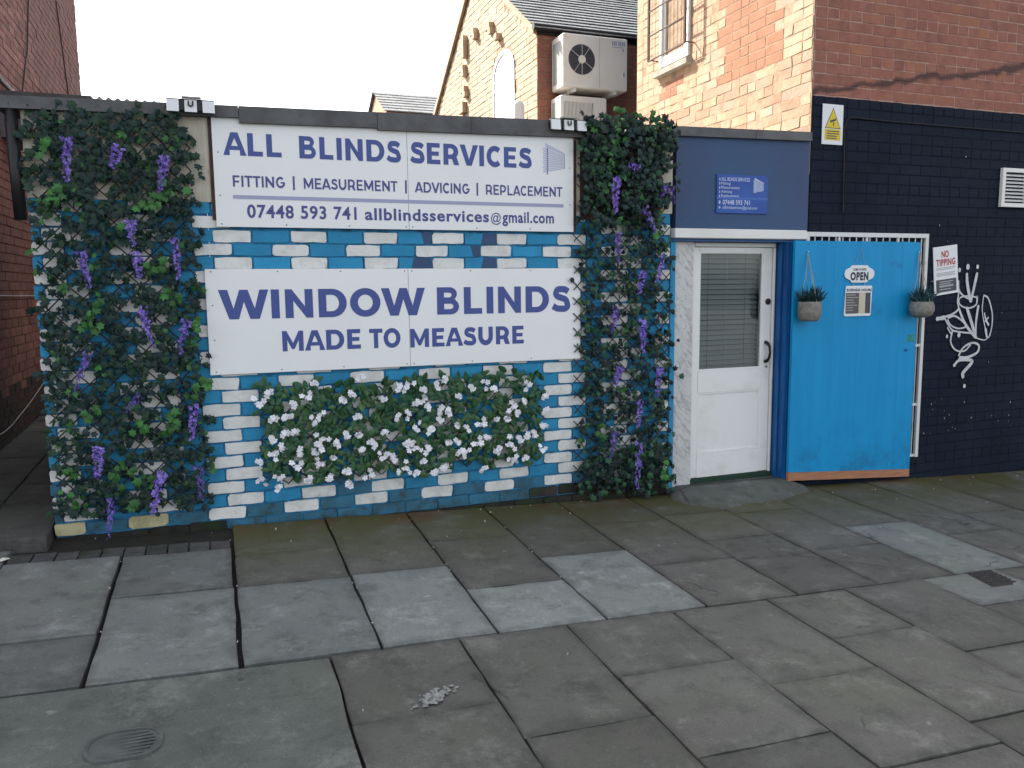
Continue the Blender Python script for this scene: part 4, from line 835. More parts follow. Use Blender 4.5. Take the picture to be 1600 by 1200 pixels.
mb = MB(); mb.box(4.530,5.852,-.026,.0-.002,1.900,1.936); mb.build('top_rail','gate',gt)
mb = MB(); mb.box(5.818,5.852,-.026,-.002,-.05,1.899); mb.build('side_post','gate',gt)
mb = MB(); mb.box(4.530,4.560,-.026,-.002,-.05,1.899); mb.build('side_post','gate',gt)
for x in (4.87,5.165,5.510): MB().box(x-.010,x+.010,-.022,-.004,-.03,1.899).build('upright','gate',gt)
x = 4.62
while x < 5.80:
    if min(abs(x-q) for q in (4.87,5.165,5.51))>.025: MB().box(x-.0035,x+.0035,-.018,-.010,-.03,1.899).build('bar','gate',gt)
    x += .0725
for z in (-.045,.42,.95,1.40): MB().box(4.561,5.817,-.0215,-.006,z,z+.022).build('cross_rail','gate',gt)

# ------------------------------------------------------------------ things hanging on the shutter door
def hanging_pot(x, z, ax, label, tall):
    t = thing('hanging_pot',label,'hanging planter',(x,-.185,z-.07),'hanging pots on the shutter door')
    if tall: prof = [(0,-.085),(.062,-.085),(.083,-.06),(.092,-.01),(.090,.05),(.086,.072),(.078,.072),(.078,.045),(0,.045)]
    else: prof = [(0,-.075),(.05,-.073),(.085,-.05),(.101,-.01),(.098,.03),(.085,.062),(.075,.062),(.075,.04),(0,.04)]
    MB().lathe(prof,(x,-.188,z),'z',28).build('pot','pot',t,True)
    for k in range(3):
        a = 2.1*k+.5; MB().tube([(x+.088*math.cos(a),-.188+.088*math.sin(a),z+.04),(x+(ax-x)*.6+.035*math.cos(a),-.150+.03*math.sin(a),z+.26),(ax,-.093,1.76)],.0028,5).build('rope','rope',t)
    MB().tube([(ax,-.086,1.77),(ax,-.10,1.772)],.005,6).build('hook','chrome',t)
    mb = MB()
    for k in range(190):
        a = R.uniform(0,6.28); tilt = R.uniform(.05,.95); L = R.uniform(.08,.19); b = Vector((x+R.uniform(-.05,.05),-.188+R.uniform(-.05,.05),z+.045))
        d = Vector((math.sin(tilt)*math.cos(a),math.sin(tilt)*math.sin(a)*.8-.05,math.cos(tilt))); w = d.cross(Vector((R.uniform(-1,1),R.uniform(-1,1),.2))).normalized()*.006
        m_ = b+d*L*.6; e = b+d*L-Vector((0,0,.25*L*math.sin(tilt))); mb.add([b-w*.5,b+w*.5,m_+w,e,m_-w],[(0,1,2,3,4)])
    mb.build('leaves','plant',t,kind='stuff')
hanging_pot(4.440,1.300,4.485,'grey hanging pot with dark spiky plant at left edge of the blue door',True)
hanging_pot(5.630,1.290,5.668,'rounder grey hanging pot with spiky plant at right edge of blue door',False)
op = thing('open_sign','white scalloped plaque reading open hanging on the blue door','sign',(5.03,-.09,1.52))
pts = arc(5.155,1.592,.030,.040,-75,75,6)+[(5.125,1.645)]+arc(5.10,1.643,.02,.02,30,90,3)+arc(4.955,1.643,.02,.02,90,150,3)+[(4.93,1.645)]+arc(4.90,1.592,.030,.040,105,255,6)+[(4.93,1.539)]+arc(4.955,1.54,.02,.02,210,270,3)+arc(5.10,1.54,.02,.02,270,330,3)+[(5.125,1.539)]
MB().poly(pts,-.096,0,.007).build('plaque','plaque',op); link('lettering',LET['open'],op,kind='stuff')
for a,b in (((4.965,-.092,1.655),(5.045,-.088,1.80)),((5.085,-.092,1.655),(5.045,-.088,1.80))): MB().tube([a,b],.0013,4).build('string','rope',op)
bh = thing('hours_board','white business hours board hung under the open plaque','sign',(5.03,-.09,1.235))
rr = arc(5.155,1.478,.015,.015,0,90,3)+arc(4.905,1.478,.015,.015,90,180,3)+arc(4.893,1.255,.015,.015,180,270,3)+arc(5.148,1.255,.015,.015,270,360,3)
MB().poly(rr,-.095,0,.007).build('board','plaque',bh); link('lettering',LET['hours'],bh,kind='stuff')
mb = MB(); flat(mb,4.892,5.032,1.262,1.435,-.0958,0); flat(mb,5.036,5.098,1.262,1.438,-.0960,1); flat(mb,5.100,5.155,1.262,1.435,-.0958,2); mb.build('timetable',['taupe','slip','charcoal'],bh)
mb = MB()
for k in range(7): flat(mb,4.90,4.90+R.uniform(.07,.12),1.414-.0215*k,1.421-.0215*k,-.0966)
mb.build('print_lines','grey_print',bh)
for x in (4.965,5.085): MB().tube([(x,-.093,1.49),(x,-.093,1.535)],.0025,5).build('chain','chrome',bh)

# ------------------------------------------------------------------ right building
rb = thing('brick_building','tall brick building with black painted ground floor at the right','building',(8,1.4,gz(8,0)))
mb = MB(); mb.box(4.562,14,.0048,2.85,-.7,9.2); mb.build('core_wall','black_joint',rb)
mb = MB(); mb.box(4.562,14,.0028,.0044,3.02,9.2); mb.build('mortar_front','red_mortar',rb)
mb = MB(); mb.box(4.5555,4.5615,.006,2.85,2.4,9.2); mb.build('mortar_side','lit_mortar',rb)
mb = MB(); mb.box(4.45,14.1,-.1,2.95,9.2,9.35); mb.build('roof','slate',rb)
def rbrick(name,m,w,h=.074,d=.012,jit=.002):
    vs = [(-w/2,0,-h/2),(w/2,0,-h/2),(w/2,0,h/2),(-w/2,0,h/2)]; vs = [(x+R.uniform(-jit,jit),R.uniform(-.001,.001),z+R.uniform(-jit,jit)) for x,y,z in vs]
    vs2 = [(x*1.02,.003,z*1.03) for x,y,z in vs]; vs3 = [(x*1.02,d,z*1.03) for x,y,z in vs]
    fs = [(0,1,2,3)]+[(4+i,4+(i+1)%4,(i+1)%4,i) for i in range(4)]+[(8+i,8+(i+1)%4,4+(i+1)%4,4+i) for i in range(4)]
    return MB().add(vs+vs2+vs3,fs).mesh(name,m)
RBM = {k:[rbrick('brick',k,.222) for _ in range(5)]+[] for k in ('red_brick','soot_brick','black_paint','lit_red','purple_brick','black_brick')}
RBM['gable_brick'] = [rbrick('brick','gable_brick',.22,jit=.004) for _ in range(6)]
RBM['lit_brick'] = [rbrick('brick','lit_brick',.22,jit=.007) for _ in range(8)]
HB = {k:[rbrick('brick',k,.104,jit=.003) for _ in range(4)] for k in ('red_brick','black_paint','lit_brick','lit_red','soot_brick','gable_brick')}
def bulk_add(store,key,me,mt): store.setdefault(key,MB()).add([mt@v.co for v in me.vertices],[tuple(p.vertices) for p in me.polygons])
bulk = {}; nparts = 0
for k in range(0,60):       # street front: English garden mix of stretchers and headers
    z = -.55+.0852*k
    if z > 4.6: break
    x = 4.57 - (0 if k%2 else .1175)
    while x < 8.4:
        hdr = (k%4==1); w = .1175 if hdr else .235
        x0 = max(x,4.565); x1 = x+w; x += w
        if x1-x0 < .03: continue
        zc = z+.0426
        if zc+.03 < gz(x0,0)-.02: continue
        if z > 2.985+R.uniform(-.004,.004):
            key = 'red_brick'
        else: key = 'black_paint'
        me = R.choice((HB if hdr else RBM)[key]); nominal = .104 if hdr else .222
        mt = T(((x0+x1)/2,(R.uniform(-.0015,.0015) if key!='black_paint' else .0030+R.uniform(-.0008,.0008)),zc)) @ Matrix.Diagonal(((x1-x0-.011)/nominal,1,1,1))
        if key!='black_paint' and z<4.15 and x0<7.3 and nparts<170: link('brick',me,rb,mt); nparts += 1
        else: bulk_add(bulk,key,me,mt)
for k in range(0,32):       # side wall, sunlit
    z = 2.62+.0852*k; y = .012-(0 if k%2 else .1175)
    while y < 2.80:
        hdr = R.random()<.42; w = .1175 if hdr else .235
        y0 = max(y,.012); y1 = min(y+w,2.84); y += w
        if y1-y0 < .04: continue
        zc = z+.0426; yc = (y0+y1)/2
        if 1.76<yc<2.33 and 3.78<zc<5.3: continue
        patch = (.45<yc<1.2 and zc>3.42) or (1.9<yc<2.3 and 3.45<zc<3.66)
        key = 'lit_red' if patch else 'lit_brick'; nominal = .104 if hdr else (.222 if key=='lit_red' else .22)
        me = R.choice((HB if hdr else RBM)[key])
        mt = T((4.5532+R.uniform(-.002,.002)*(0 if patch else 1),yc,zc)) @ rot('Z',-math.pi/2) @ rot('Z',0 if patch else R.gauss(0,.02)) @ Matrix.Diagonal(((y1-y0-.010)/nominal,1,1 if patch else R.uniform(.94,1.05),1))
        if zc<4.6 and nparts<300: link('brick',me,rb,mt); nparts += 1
        else: bulk_add(bulk,key,me,mt)
for key,mb in bulk.items(): mb.build('painted_brickwork' if key=='black_paint' else 'brickwork',key,rb,kind='stuff')
# barred window on the sunlit side
wn_ = MB(); X = 4.556
wf = MB(); wf.box(X-.03,X+.10,1.775,1.835,3.80,5.3); wf.box(X-.03,X+.10,2.27,2.33,3.80,5.3); wf.box(X-.03,X+.10,1.836,2.269,3.80,3.90)
wf = wf.build('window','upvc',rb)
MB().box(X-.015,X+.06,1.836,1.875,3.901,5.3).build('sash','upvc',wf); MB().box(X-.015,X+.06,2.23,2.269,3.901,5.3).build('sash','upvc',wf)
MB().box(X+.0,X+.012,1.876,2.229,3.901,5.3).build('pane','glasswhite',wf)
MB().hexa([(X-.07,1.74,3.715),(X+.1,1.74,3.715),(X+.1,2.40,3.715),(X-.07,2.40,3.715)],[(X-.07,1.74,3.77),(X+.1,1.74,3.795),(X+.1,2.40,3.795),(X-.07,2.40,3.77)]).build('sill','stone',rb)
XC = X-.115; cg = MB()
cg.tube([(XC,1.70,3.89),(XC,1.70,5.3)],.016,5); cg.tube([(XC,2.40,3.89),(XC,2.40,5.3)],.016,5); cg.tube([(XC,1.70,3.89),(XC,2.40,3.89)],.010,5)
for z in (4.14,4.39,4.64,4.9): cg.tube([(XC,1.70,z),(XC,2.40,z)],.009,5)
for i in range(1,10): cg.tube([(XC,1.70+.07*i,3.89),(XC,1.70+.07*i,5.3)],.0018,4)
for z in (3.9,4.6):
    for y in (1.70,2.40): cg.tube([(XC,y,z),(X,y,z)],.007,5)
cage = cg.build('window_cage','cage_metal',rb)
mb = MB(); mb.tube([(4.907,-.008,2.112),(4.898,-.008,2.45),(4.888,-.008,2.78),(4.91,-.008,2.845),(4.962,-.008,2.87),(5.443,-.008,2.862),(6.557,-.008,2.86),(8.3,-.008,2.86)],.006,6); mb.build('wall_cable','cable',rb)
mb = MB()
for k in range(26):
    x, z = R.uniform(5.9,7.1), (R.gauss(.25,.22) if k<19 else R.uniform(0,2.9)); r = R.uniform(.003,.008)
    if z < gz(x,0)+.03: continue
    mb.poly([(x+r*.6*math.cos(a)*R.uniform(.5,1.2),z+r*math.sin(a)*R.uniform(.6,1.5)) for a in (0,1.1,2.3,3.4,4.6,5.5)],-.0015)
mb.build('paint_chips','litter',rb,kind='stuff')
# sprayed tag
GR = [('d',[(6.261,1.622)],.0203),('d',[(6.361,1.65)],.0261),('d',[(6.48,1.651)],.0203),('d',[(6.402,.562)],.0203),('d',[(6.297,1.037)],.0232),('d',[(6.152,1.028)],.0174),
('s',[(6.352,1.583),(6.366,1.492),(6.415,1.342)],.0377),('s',[(6.476,1.588),(6.452,1.478),(6.421,1.342)],.0348),('s',[(6.25,1.493),(6.276,1.428),(6.341,1.382),(6.414,1.355)],.0232),
('s',[(6.493,1.38),(6.491,1.314),(6.429,1.282),(6.349,1.284),(6.281,1.318),(6.28,1.37),(6.367,1.388),(6.484,1.376)],.0232),('s',[(6.251,1.519),(6.263,1.428),(6.256,1.338),(6.27,1.273),(6.186,1.222),(6.024,1.19)],.029),
('s',[(6.024,1.19),(6.101,1.198)],.0494),('s',[(6.279,1.272),(6.36,1.14),(6.496,1.011)],.0319),('s',[(6.376,1.277),(6.439,1.151),(6.505,1.01)],.0377),('s',[(6.514,1.294),(6.497,1.149),(6.505,1.01)],.029),
('s',[(6.14,1.191),(6.24,1.208),(6.374,1.12),(6.284,1.096),(6.184,1.131),(6.14,1.191)],.0232),('s',[(6.11,1.192),(6.196,1.092),(6.286,1.066),(6.448,1.045),(6.505,1.004)],.0261),
('s',[(6.573,1.385),(6.566,1.253),(6.616,1.093),(6.66,.999),(6.698,1.091),(6.694,1.224),(6.636,1.358),(6.573,1.392)],.0189),('s',[(6.596,1.226),(6.615,1.173),(6.656,1.119)],.0232),('s',[(6.645,1.186),(6.611,1.153)],.0203),
('s',[(6.622,1.08),(6.641,1.013)],.029),('s',[(6.505,1.004),(6.616,.98),(6.686,1.025)],.0145),('s',[(6.207,1.066),(6.196,.975),(6.263,.9),(6.371,.889),(6.438,.94)],.0261),
('s',[(6.295,.833),(6.351,.916),(6.455,.959),(6.543,.936),(6.534,.87),(6.411,.828),(6.295,.833)],.0319),('s',[(6.256,.762),(6.315,.805),(6.459,.799),(6.461,.766),(6.372,.69),(6.371,.65)],.0406),('s',[(6.146,1.107),(6.19,1.053)],.0174)]
mb = MB()
for i,(k,P,r) in enumerate(GR):
    y = -.0035-.00025*i
    if k=='d': pl = arc(P[0][0],P[0][1],r*.8,r,0,345,20); mb.poly(pl,y)
    else:
        Q = spline(P,5); n = len(Q)
        for a in range(n-1):
            x0,z0 = Q[a]; x1,z1 = Q[a+1]; dx,dz = x1-x0,z1-z0; l = math.hypot(dx,dz) or 1
        s = stroke(Q,[r*(.74+.16*math.sin(3*j/n+i)) for j in range(n)]); L_ = s[:n]; R_ = s[n:][::-1]
        mb.add([(p[0],y,p[1]) for p in L_+R_],[(n+j,n+j+1,j+1,j) for j in range(n-1)])
        for e in (0,n-1): mb.poly(arc(Q[e][0],Q[e][1],r*.40,r*.40,0,330,12),y-.00012)
mb.build('graffiti','graffiti',rb)
# signs and vent fixed to that wall
nt = thing('tipping_notice','white no tipping notice in red letters tilted on the black wall','sign',(6.09,0,1.39))
mt = T((5.972,-.006,1.393)) @ rot('Y',-.11)
link('board',MB().box(0,.285,-.003,.003,0,.428).mesh('board','plaque'),nt,mt); link('lettering',LET['tip'],nt,mt,kind='stuff')
mb = MB()
for k,z in enumerate((.235,.222,.19,.178,.166)): flat(mb,.03,.255-.02*(k%2),z,z+.006,-.0040,0)
flat(mb,.022,.263,.022,.135,-.0040,1)
for k,z in enumerate((.110,.092,.066,.042)): flat(mb,.06,.225-.03*(k%2),z,z+(.009 if k!=2 else .018),-.0046,0)
link('print',mb.mesh('print',['grey_print','charcoal']),nt,mt)
cc = thing('camera_warning_sign','white sign with yellow triangle high on the black wall corner','sign',(4.766,0,2.64))
MB().box(4.660,4.873,-.010,-.002,2.642,2.962,bev=.003).build('board','plaque',cc)
mb = MB(); mb.poly([(4.686,2.772),(4.846,2.770),(4.767,2.935)],-.0108,0); mb.poly([(4.694,2.777),(4.838,2.775),(4.767,2.924)],-.0114,1); flat(mb,4.686,4.848,2.678,2.766,-.0108,1)
mb.poly([(4.735,2.815),(4.795,2.835),(4.800,2.852),(4.738,2.832)],-.012,0); mb.poly([(4.768,2.79),(4.776,2.79),(4.776,2.822),(4.768,2.822)],-.012,0)
for z in (2.744,2.725,2.706,2.688): flat(mb,4.705,4.83-.02*(z<2.72),z,z+.009,-.0116,2)
mb.build('warning_print',['ink','yellow','taupe'],cc)
vt = thing('wall_vent','white louvred vent grille on the black wall at right','vent',(6.86,0,2.19))
mb = MB(); mb.box(6.695,6.735,-.03,.0-.002,2.19,2.535); mb.box(6.99,7.03,-.03,-.002,2.19,2.535); mb.box(6.736,6.989,-.03,-.002,2.50,2.535); mb.box(6.736,6.989,-.03,-.002,2.19,2.225); mb.build('frame','upvc',vt)
for k in range(8):
    z = 2.24+.032*k; MB().hexa([(6.736,-.024,z),(6.989,-.024,z),(6.989,-.004,z+.018),(6.736,-.004,z+.018)],[(6.736,-.022,z+.003),(6.989,-.022,z+.003),(6.989,-.003,z+.021),(6.736,-.003,z+.021)]).build('louvre','gate',vt)

# ------------------------------------------------------------------ left building and passage
lb = thing('brick_building','tall plum brick building beside the narrow passage at left','building',(-5,4,0))
mb = MB(); mb.box(-10,-1.810,-.05,8.95,-.3,9.6); mb.build('core_wall','soot_brick',lb)
mb = MB(); mb.box(-10.1,-1.7,-.15,9.05,9.6,9.75); mb.build('roof','slate',lb)
cand = []
for k in range(0,84):
    z = .0+.0852*k; y = .0-(0 if k%2 else .1175)
    if z > 7: break
    while y < 8.9:
        y0 = max(y,-.04); y1 = min(y+.235,8.94); y += .235
        if y1-y0 < .05: continue
        vis = (2.3<y0<4.4 and z<1.45) or (y0>3.6 and z>2.9 and z < 3.3+ (y0-3.5)*.6+.9)
        cand.append((0 if vis else 1, math.hypot(y0+5.3,z-1.5), y0, y1, z))
cand.sort(); bulk = {}
for i,(v,dd,y0,y1,z) in enumerate(cand):
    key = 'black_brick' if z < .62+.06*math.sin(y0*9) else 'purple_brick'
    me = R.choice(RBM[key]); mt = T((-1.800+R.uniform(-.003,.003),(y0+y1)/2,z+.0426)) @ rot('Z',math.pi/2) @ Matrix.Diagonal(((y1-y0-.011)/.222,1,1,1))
    if i < 300: link('brick',me,lb,mt)
    else: bulk_add(bulk,key,me,mt)
for key,mb in bulk.items(): mb.build('brickwork',key,lb,kind='stuff')
mb = MB(); mb.box(-1.799,-1.03,3.35,4.1,2.94,3.36); mb.build('passage_beam','coping',lb)
def wire(name,P,r,m): mb = MB(); mb.tube(spline(P,5),r,5); mb.build(name,m,lb)
wire('cable',[(-1.785,5.13,4.72),(-1.785,4.95,4.35),(-1.785,4.81,4.06),(-1.785,4.72,3.98),(-1.785,4.3,3.45)],.008,'cable')
wire('cable',[(-1.785,7.03,5.33),(-1.785,7.3,4.7),(-1.785,7.55,4.1),(-1.785,7.7,3.4)],.008,'cable')
wire('cable',[(-1.78,3.0,3.52),(-1.78,3.51,3.483),(-1.78,3.8,3.475),(-1.78,4.08,3.45),(-1.78,4.2,3.2)],.02,'cable_white')
wire('cable',[(-1.785,1.0,1.49),(-1.785,2.4,1.49),(-1.785,4.2,1.48),(-1.785,6,1.48)],.005,'cable_white')
wire('cable',[(-1.785,1.2,.42),(-1.785,2.4,.33),(-1.785,3.2,.40),(-1.785,3.9,.50),(-1.785,5,.7)],.004,'cable_white')

# ------------------------------------------------------------------ building with the air conditioners
ab = thing('gabled_building','sunlit brick gable with slate roof and arched window behind the shop','building',(7,7,0))
XG, YF, YB = 4.0, 4.45, 9.44; ZE, ZA, YA = 4.82, 6.47, 6.885
def ridge(y): return ZE+(y-YF)*.68 if y<YA else ZA-(y-YA)*.688
prof = [(YF,0),(YB,0),(YB,ridge(YB)),(YA,ZA),(YF,ZE)]
mb = MB(); n = 5; mb.add([(XG+.006,y,z) for y,z in prof]+[(13,y,z) for y,z in prof],[(4,3,2,1,0),(5,6,7,8,9)]+[(i,(i+1)%5,5+(i+1)%5,5+i) for i in range(5)]); mb.build('core_wall','lit_mortar',ab)
bulk = {}
for k in range(0,48):
    z = 2.55+.0852*k; y = YF+.004-(0 if k%2 else .1175)
    while y < YB:
        hdr = R.random()<.3; w = .1175 if hdr else .235; y0 = max(y,YF+.004); y1 = min(y+w,YB); y += w; yc = (y0+y1)/2
        if y1-y0<.05 or z+.09 > min(ridge(y0),ridge(y1))-.02: continue
        if 5.24<yc<6.19 and z < 4.53+.34*math.sqrt(max(0,1-((yc-5.715)/.47)**2)): continue
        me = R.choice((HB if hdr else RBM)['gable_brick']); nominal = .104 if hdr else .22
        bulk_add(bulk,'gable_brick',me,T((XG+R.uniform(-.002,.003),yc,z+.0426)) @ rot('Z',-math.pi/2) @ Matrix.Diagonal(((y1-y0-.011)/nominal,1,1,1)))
    x = XG+.0-(0 if k%2 else .1175)
    while x < 6.6 and z < ZE-.1:
        x0 = max(x,XG+.001); x1 = x+.235; x += .235
        if x1-x0<.05: continue
        bulk_add(bulk,'red_brick',R.choice(RBM['red_brick']),T(((x0+x1)/2,YF-.006,z+.0426)) @ Matrix.Diagonal(((x1-x0-.011)/.222,1,1,1)))
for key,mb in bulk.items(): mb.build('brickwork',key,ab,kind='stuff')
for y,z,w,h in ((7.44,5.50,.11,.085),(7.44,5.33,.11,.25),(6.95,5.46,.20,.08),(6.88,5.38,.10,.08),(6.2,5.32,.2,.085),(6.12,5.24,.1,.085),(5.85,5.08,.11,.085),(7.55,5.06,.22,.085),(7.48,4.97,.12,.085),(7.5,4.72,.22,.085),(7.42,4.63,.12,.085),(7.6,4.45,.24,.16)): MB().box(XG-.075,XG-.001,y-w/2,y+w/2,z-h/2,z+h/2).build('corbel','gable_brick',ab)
ap = [(5.255,2.6)]+[(5.715-.46*math.cos(math.radians(a)),4.53+.33*math.sin(math.radians(a))) for a in range(0,181,15)]+[(6.175,2.6)]
def inset(p,d): return [(5.715+(y-5.715)*(1-d/.46),z if z<3 else 4.53+(z-4.53)*(1-d/.33)) for y,z in p]
mb = MB(); ip = inset(ap,.06); n = len(ap)
mb.add([(XG-.01,y,z) for y,z in ap]+[(XG-.01,y,z) for y,z in ip]+[(XG+.004,y,z) for y,z in ip],[(i,i+1,n+i+1,n+i) for i in range(n-1)]+[(n+i,n+i+1,2*n+i+1,2*n+i) for i in range(n-1)]); 
awf = mb.build('window','upvc',ab)
mb = MB(); mb.add([(XG+.002,y,z) for y,z in ip],[tuple(range(n))]); mb.build('pane','glasswhite',awf)
MB().box(XG-.004,XG+.001,5.708,5.722,2.6,4.80).build('glazing_bar','upvc',awf); MB().box(XG-.0045,XG+.0005,5.32,6.11,4.355,4.37).build('glazing_bar','upvc',awf)
mb = MB()   # slates in courses on the front slope
sl_len = math.hypot(YA-YF,ZA-ZE); nrow = int(sl_len/.13)+2; dy, dz = (YA-YF)/sl_len, (ZA-ZE)/sl_len
for r in range(-1,nrow):
    s0 = r*.13; x = XG-.09-(.13 if r%2 else 0)
    while x < 9:
        a, b = max(x,XG-.09), x+.252; x += .256
        if b-a<.04: continue
        t = .012+R.uniform(-.002,.003)
        def q(xx,s,h): return (xx,YF+dy*s-dz*h,ZE+dz*s+dy*h)
        s1 = min(s0+.17,sl_len); h0, h1 = .026+t*.5, .012
        mb.add([q(a,s0,h0),q(b,s0,h0),q(b,s1,h1),q(a,s1,h1),q(a,s0,h0-.012),q(b,s0,h0-.012)],[(0,1,2,3),(4,5,1,0)])
mb.build('slates','slate',ab,kind='stuff')
mb = MB(); q2 = [(XG-.04,YA,ZA+.03),(9,YA,ZA+.03),(9,YB+.1,ridge(YB)-.04),(XG-.04,YB+.1,ridge(YB)-.04)]; mb.add(q2+[(x,y,z-.04) for x,y,z in q2],[(0,1,2,3),(4,5,6,7),(0,3,7,4),(2,3,7,6)]); mb.build('back_roof','slate',ab)
mb = MB(); mb.tube([(XG-.08,YF-.07,ZE-.035),(9,YF-.07,ZE-.035)],.045,10); mb.box(XG,9,YF-.03,YF-.012,ZE-.11,ZE-.02); mb.build('gutter','cable',ab)
def verge(y0,y1): 
    mb.hexa([(XG-.05,y0,ridge(y0)-.10),(XG-.001,y0,ridge(y0)-.10),(XG-.001,y1,ridge(y1)-.10),(XG-.05,y1,ridge(y1)-.10)],[(XG-.05,y0,ridge(y0)-.0),(XG-.001,y0,ridge(y0)-.0),(XG-.001,y1,ridge(y1)-.0),(XG-.05,y1,ridge(y1)-.0)])
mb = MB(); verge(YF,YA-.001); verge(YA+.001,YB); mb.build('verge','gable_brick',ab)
# air conditioners
a1 = thing('air_conditioner','larger white air conditioner with round dark fan on the back wall','air conditioner',(4.61,4.15,3.98),'outdoor air conditioning units')
x0,x1,yf,yk,z0,z1 = 4.165,5.062,4.0,4.36,3.985,4.627
mb = MB(); mb.box(x0,x1,yf,yk,z0,z1,bev=.012); mb.build('casing','ac',a1)
cx, cz, rf = 4.417,4.325,.183
mb = MB(); mb.lathe([(0,-.002),(rf,-.002)],(cx,yf,cz),'y',40); mb.build('fan_opening','ac_dark',a1)
for k in range(4):
    a=k*math.pi/2+.5; mb=MB(); mb.add([(cx+.04*math.cos(a),yf-.004,cz+.04*math.sin(a)),(cx+.165*math.cos(a-.1),yf-.004,cz+.165*math.sin(a-.1)),(cx+.165*math.cos(a+.75),yf-.0045,cz+.165*math.sin(a+.75)),(cx+.04*math.cos(a+.5),yf-.0045,cz+.04*math.sin(a+.5))],[(0,1,2,3)]); mb.build('fan_blade','charcoal',a1)
mb = MB()
for r in (.06,.085,.11,.135,.16): mb.tube([(cx+r*math.cos(a),yf-.014,cz+r*math.sin(a)) for a in [2*math.pi*k/28 for k in range(29)]],.0022,4,cap=False)
mb.build('guard','ac_dark',a1)
mb = MB()
for a in (90,55,235,270,145,325): mb.tube([(cx,yf-.016,cz),(cx+rf*math.cos(math.radians(a)),yf-.012,cz+rf*math.sin(math.radians(a)))],.0032,4)
mb.build('guard_strut','ac',a1)
mb = MB(); mb.lathe([(0,-.022),(.045,-.022),(.05,-.016),(.05,-.002)],(cx,yf,cz),'y',24); mb.build('hub','ac',a1)
mb = MB(); mb.box(4.663,4.667,yf-.0015,yf-.0002,z0+.01,z1-.01); mb.build('panel_seam','grey_print',a1)
mb = MB(); mb.add([(x0-.002,yf+.05,z0+.07),(x0-.002,yk-.05,z0+.07),(x0-.002,yk-.05,z1-.07),(x0-.002,yf+.05,z1-.07)],[(3,2,1,0)]); mb.build('coil_panel','ac_coil',a1)
mb = MB()
for x in (4.84,4.868,4.89,4.93,4.955,4.98,5.005): mb.box(x,x+.016,yf-.0016,yf-.0003,4.535,4.585)
mb.box(4.845,5.0,yf-.0016,yf-.0003,4.51,4.518); mb.box(4.985,5.01,yf-.0016,yf-.0003,4.47,4.50); mb.build('maker_badge','rule',a1)
MB().box(5.0,5.012,yf-.012,yf-.0003,4.16,4.21).build('valve_handle','grey_print',a1)
for x in (4.33,4.90):
    mb = MB(); mb.box(x-.02,x+.02,yf+.02,YF-.02,z0-.045,z0-.003); mb.box(x-.02,x+.02,YF-.05,YF-.021,z0-.4,z0-.046); mb.build('bracket','gate',a1)
a2 = thing('air_conditioner','smaller air conditioner with slatted grille under the larger one','air conditioner',(4.46,4.2,3.4),'outdoor air conditioning units')
x0,x1,yf,yk,z0,z1 = 4.15,4.795,4.05,4.36,3.36,3.897
mb = MB(); mb.box(x0,x1,yf,yk,z0,z1,bev=.012); mb.build('casing','ac',a2)
mb = MB(); flat(mb,4.185,4.60,3.40,3.82,yf-.001); mb.build('grille_back','ac_dark',a2)
for k in range(22): 
    x = 4.19+.0188*k; MB().hexa([(x,yf-.012,3.40),(x+.010,yf-.012,3.40),(x+.010,yf-.002,3.40),(x,yf-.002,3.40)],[(x-.012,yf-.012,3.82),(x-.002,yf-.012,3.82),(x-.002,yf-.002,3.82),(x-.012,yf-.002,3.82)]).build('grille_slat','ac',a2)
mb = MB(); mb.add([(x0-.002,yf+.05,z0+.07),(x0-.002,yk-.05,z0+.07),(x0-.002,yk-.05,z1-.06),(x0-.002,yf+.05,z1-.06)],[(3,2,1,0)]); mb.build('coil_panel','ac_coil',a2)
for x in (4.28,4.66): MB().box(x-.02,x+.02,yf+.02,YF-.02,z0-.04,z0-.002).build('bracket','gate',a2)

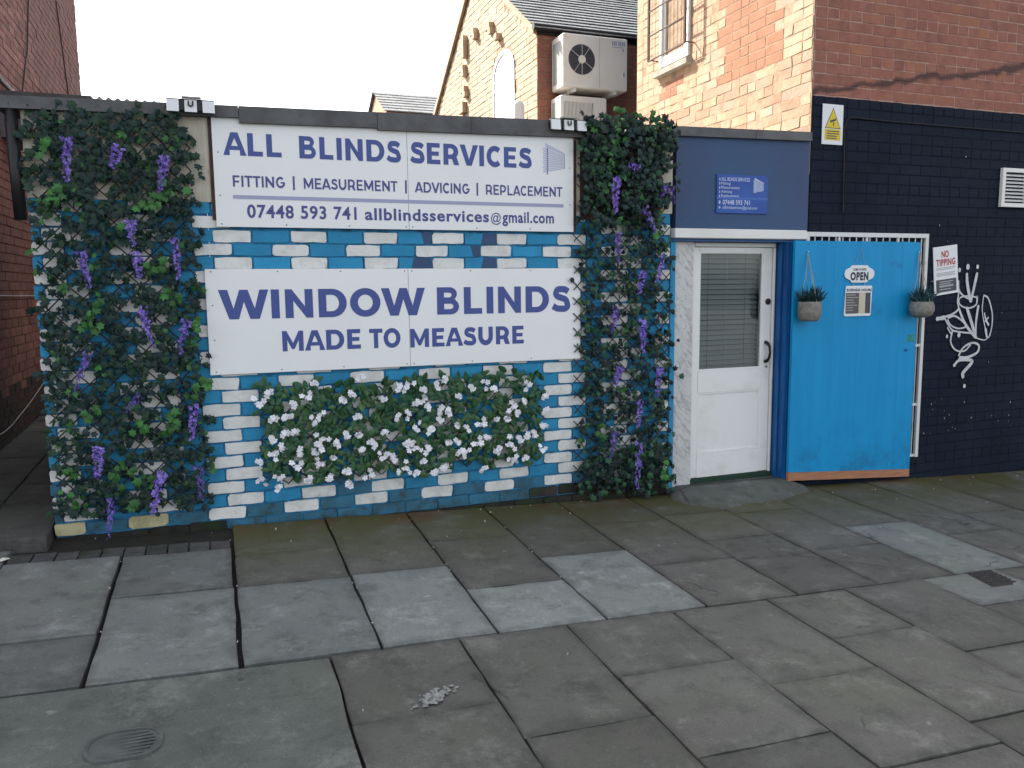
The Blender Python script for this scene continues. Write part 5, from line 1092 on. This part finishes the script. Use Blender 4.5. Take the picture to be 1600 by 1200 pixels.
# ------------------------------------------------------------------ roofs seen over the parapet
sb = thing('slate_roof_house','low slate roofed house far behind the shop parapet','house',(3.8,11,0))
mb = MB(); mb.box(3.20,5.2,10.0,12.0,0,4.84); mb.add([(3.20,10,4.841),(3.20,12,4.841),(3.20,11,5.39)],[(2,1,0)]); mb.build('wall','lit_brick',sb)
mb = MB()
for r in range(7):
    t0, t1 = r/7, min(1,(r+1.3)/7); x = 3.14-(.12 if r%2 else 0)
    while x < 5.2:
        a, b = max(x,3.14), x+.236; x += .24
        if b-a < .03: continue
        mb.add([(a,9.9+1.1*t0,4.83+.59*t0+.02),(b,9.9+1.1*t0,4.83+.59*t0+.02),(b,9.9+1.1*t1,4.83+.59*t1),(a,9.9+1.1*t1,4.83+.59*t1),(a,9.9+1.1*t0,4.83+.59*t0),(b,9.9+1.1*t0,4.83+.59*t0)],[(0,1,2,3),(4,5,1,0)])
mb.add([(3.14,11,5.425),(5.2,11,5.425),(5.2,12.1,4.83),(3.14,12.1,4.83)],[(0,1,2,3)]); mb.build('roof','slate',sb)
cs = thing('corrugated_roof','dark corrugated roof edge just above the parapet at left','roof',(-1.1,6.3,0))
mb = MB(); n = 64; vs = []
for i in range(n+1):
    x = -1.72+1.11*i/n; h = .022*max(-.4,math.sin(i/n*2*math.pi*10.5))
    vs += [(x,5.9,3.66+h),(x,6.3,3.95+h-.012*i/n+.02),(x,6.32,3.93+h),(x,5.92,3.63+h)]
mb.add(vs,[(4*i+a,4*i+4+a,4*i+4+b,4*i+b) for i in range(n) for a,b in ((0,1),(1,2),(2,3))]); mb.build('sheet','slate',cs)
mb = MB(); mb.box(-1.72,-.64,6.0,6.28,0,3.6); mb.build('wall','soot_brick',cs)
wt = thing('roof_tank','small pale tank on the flat roof in front of the arched window','tank',(3.57,3.9,2.6))
mb = MB(); mb.lathe([(0,0),(.07,0),(.075,.1),(.075,1.14),(.05,1.19),(0,1.2)],(3.58,4.05,2.582),'z',20); mb.build('drum','gate',wt,True)
mb = MB(); mb.lathe([(.077,.9),(.082,.92),(.077,.94)],(3.58,4.05,2.582),'z',20); mb.build('band','gate',wt)
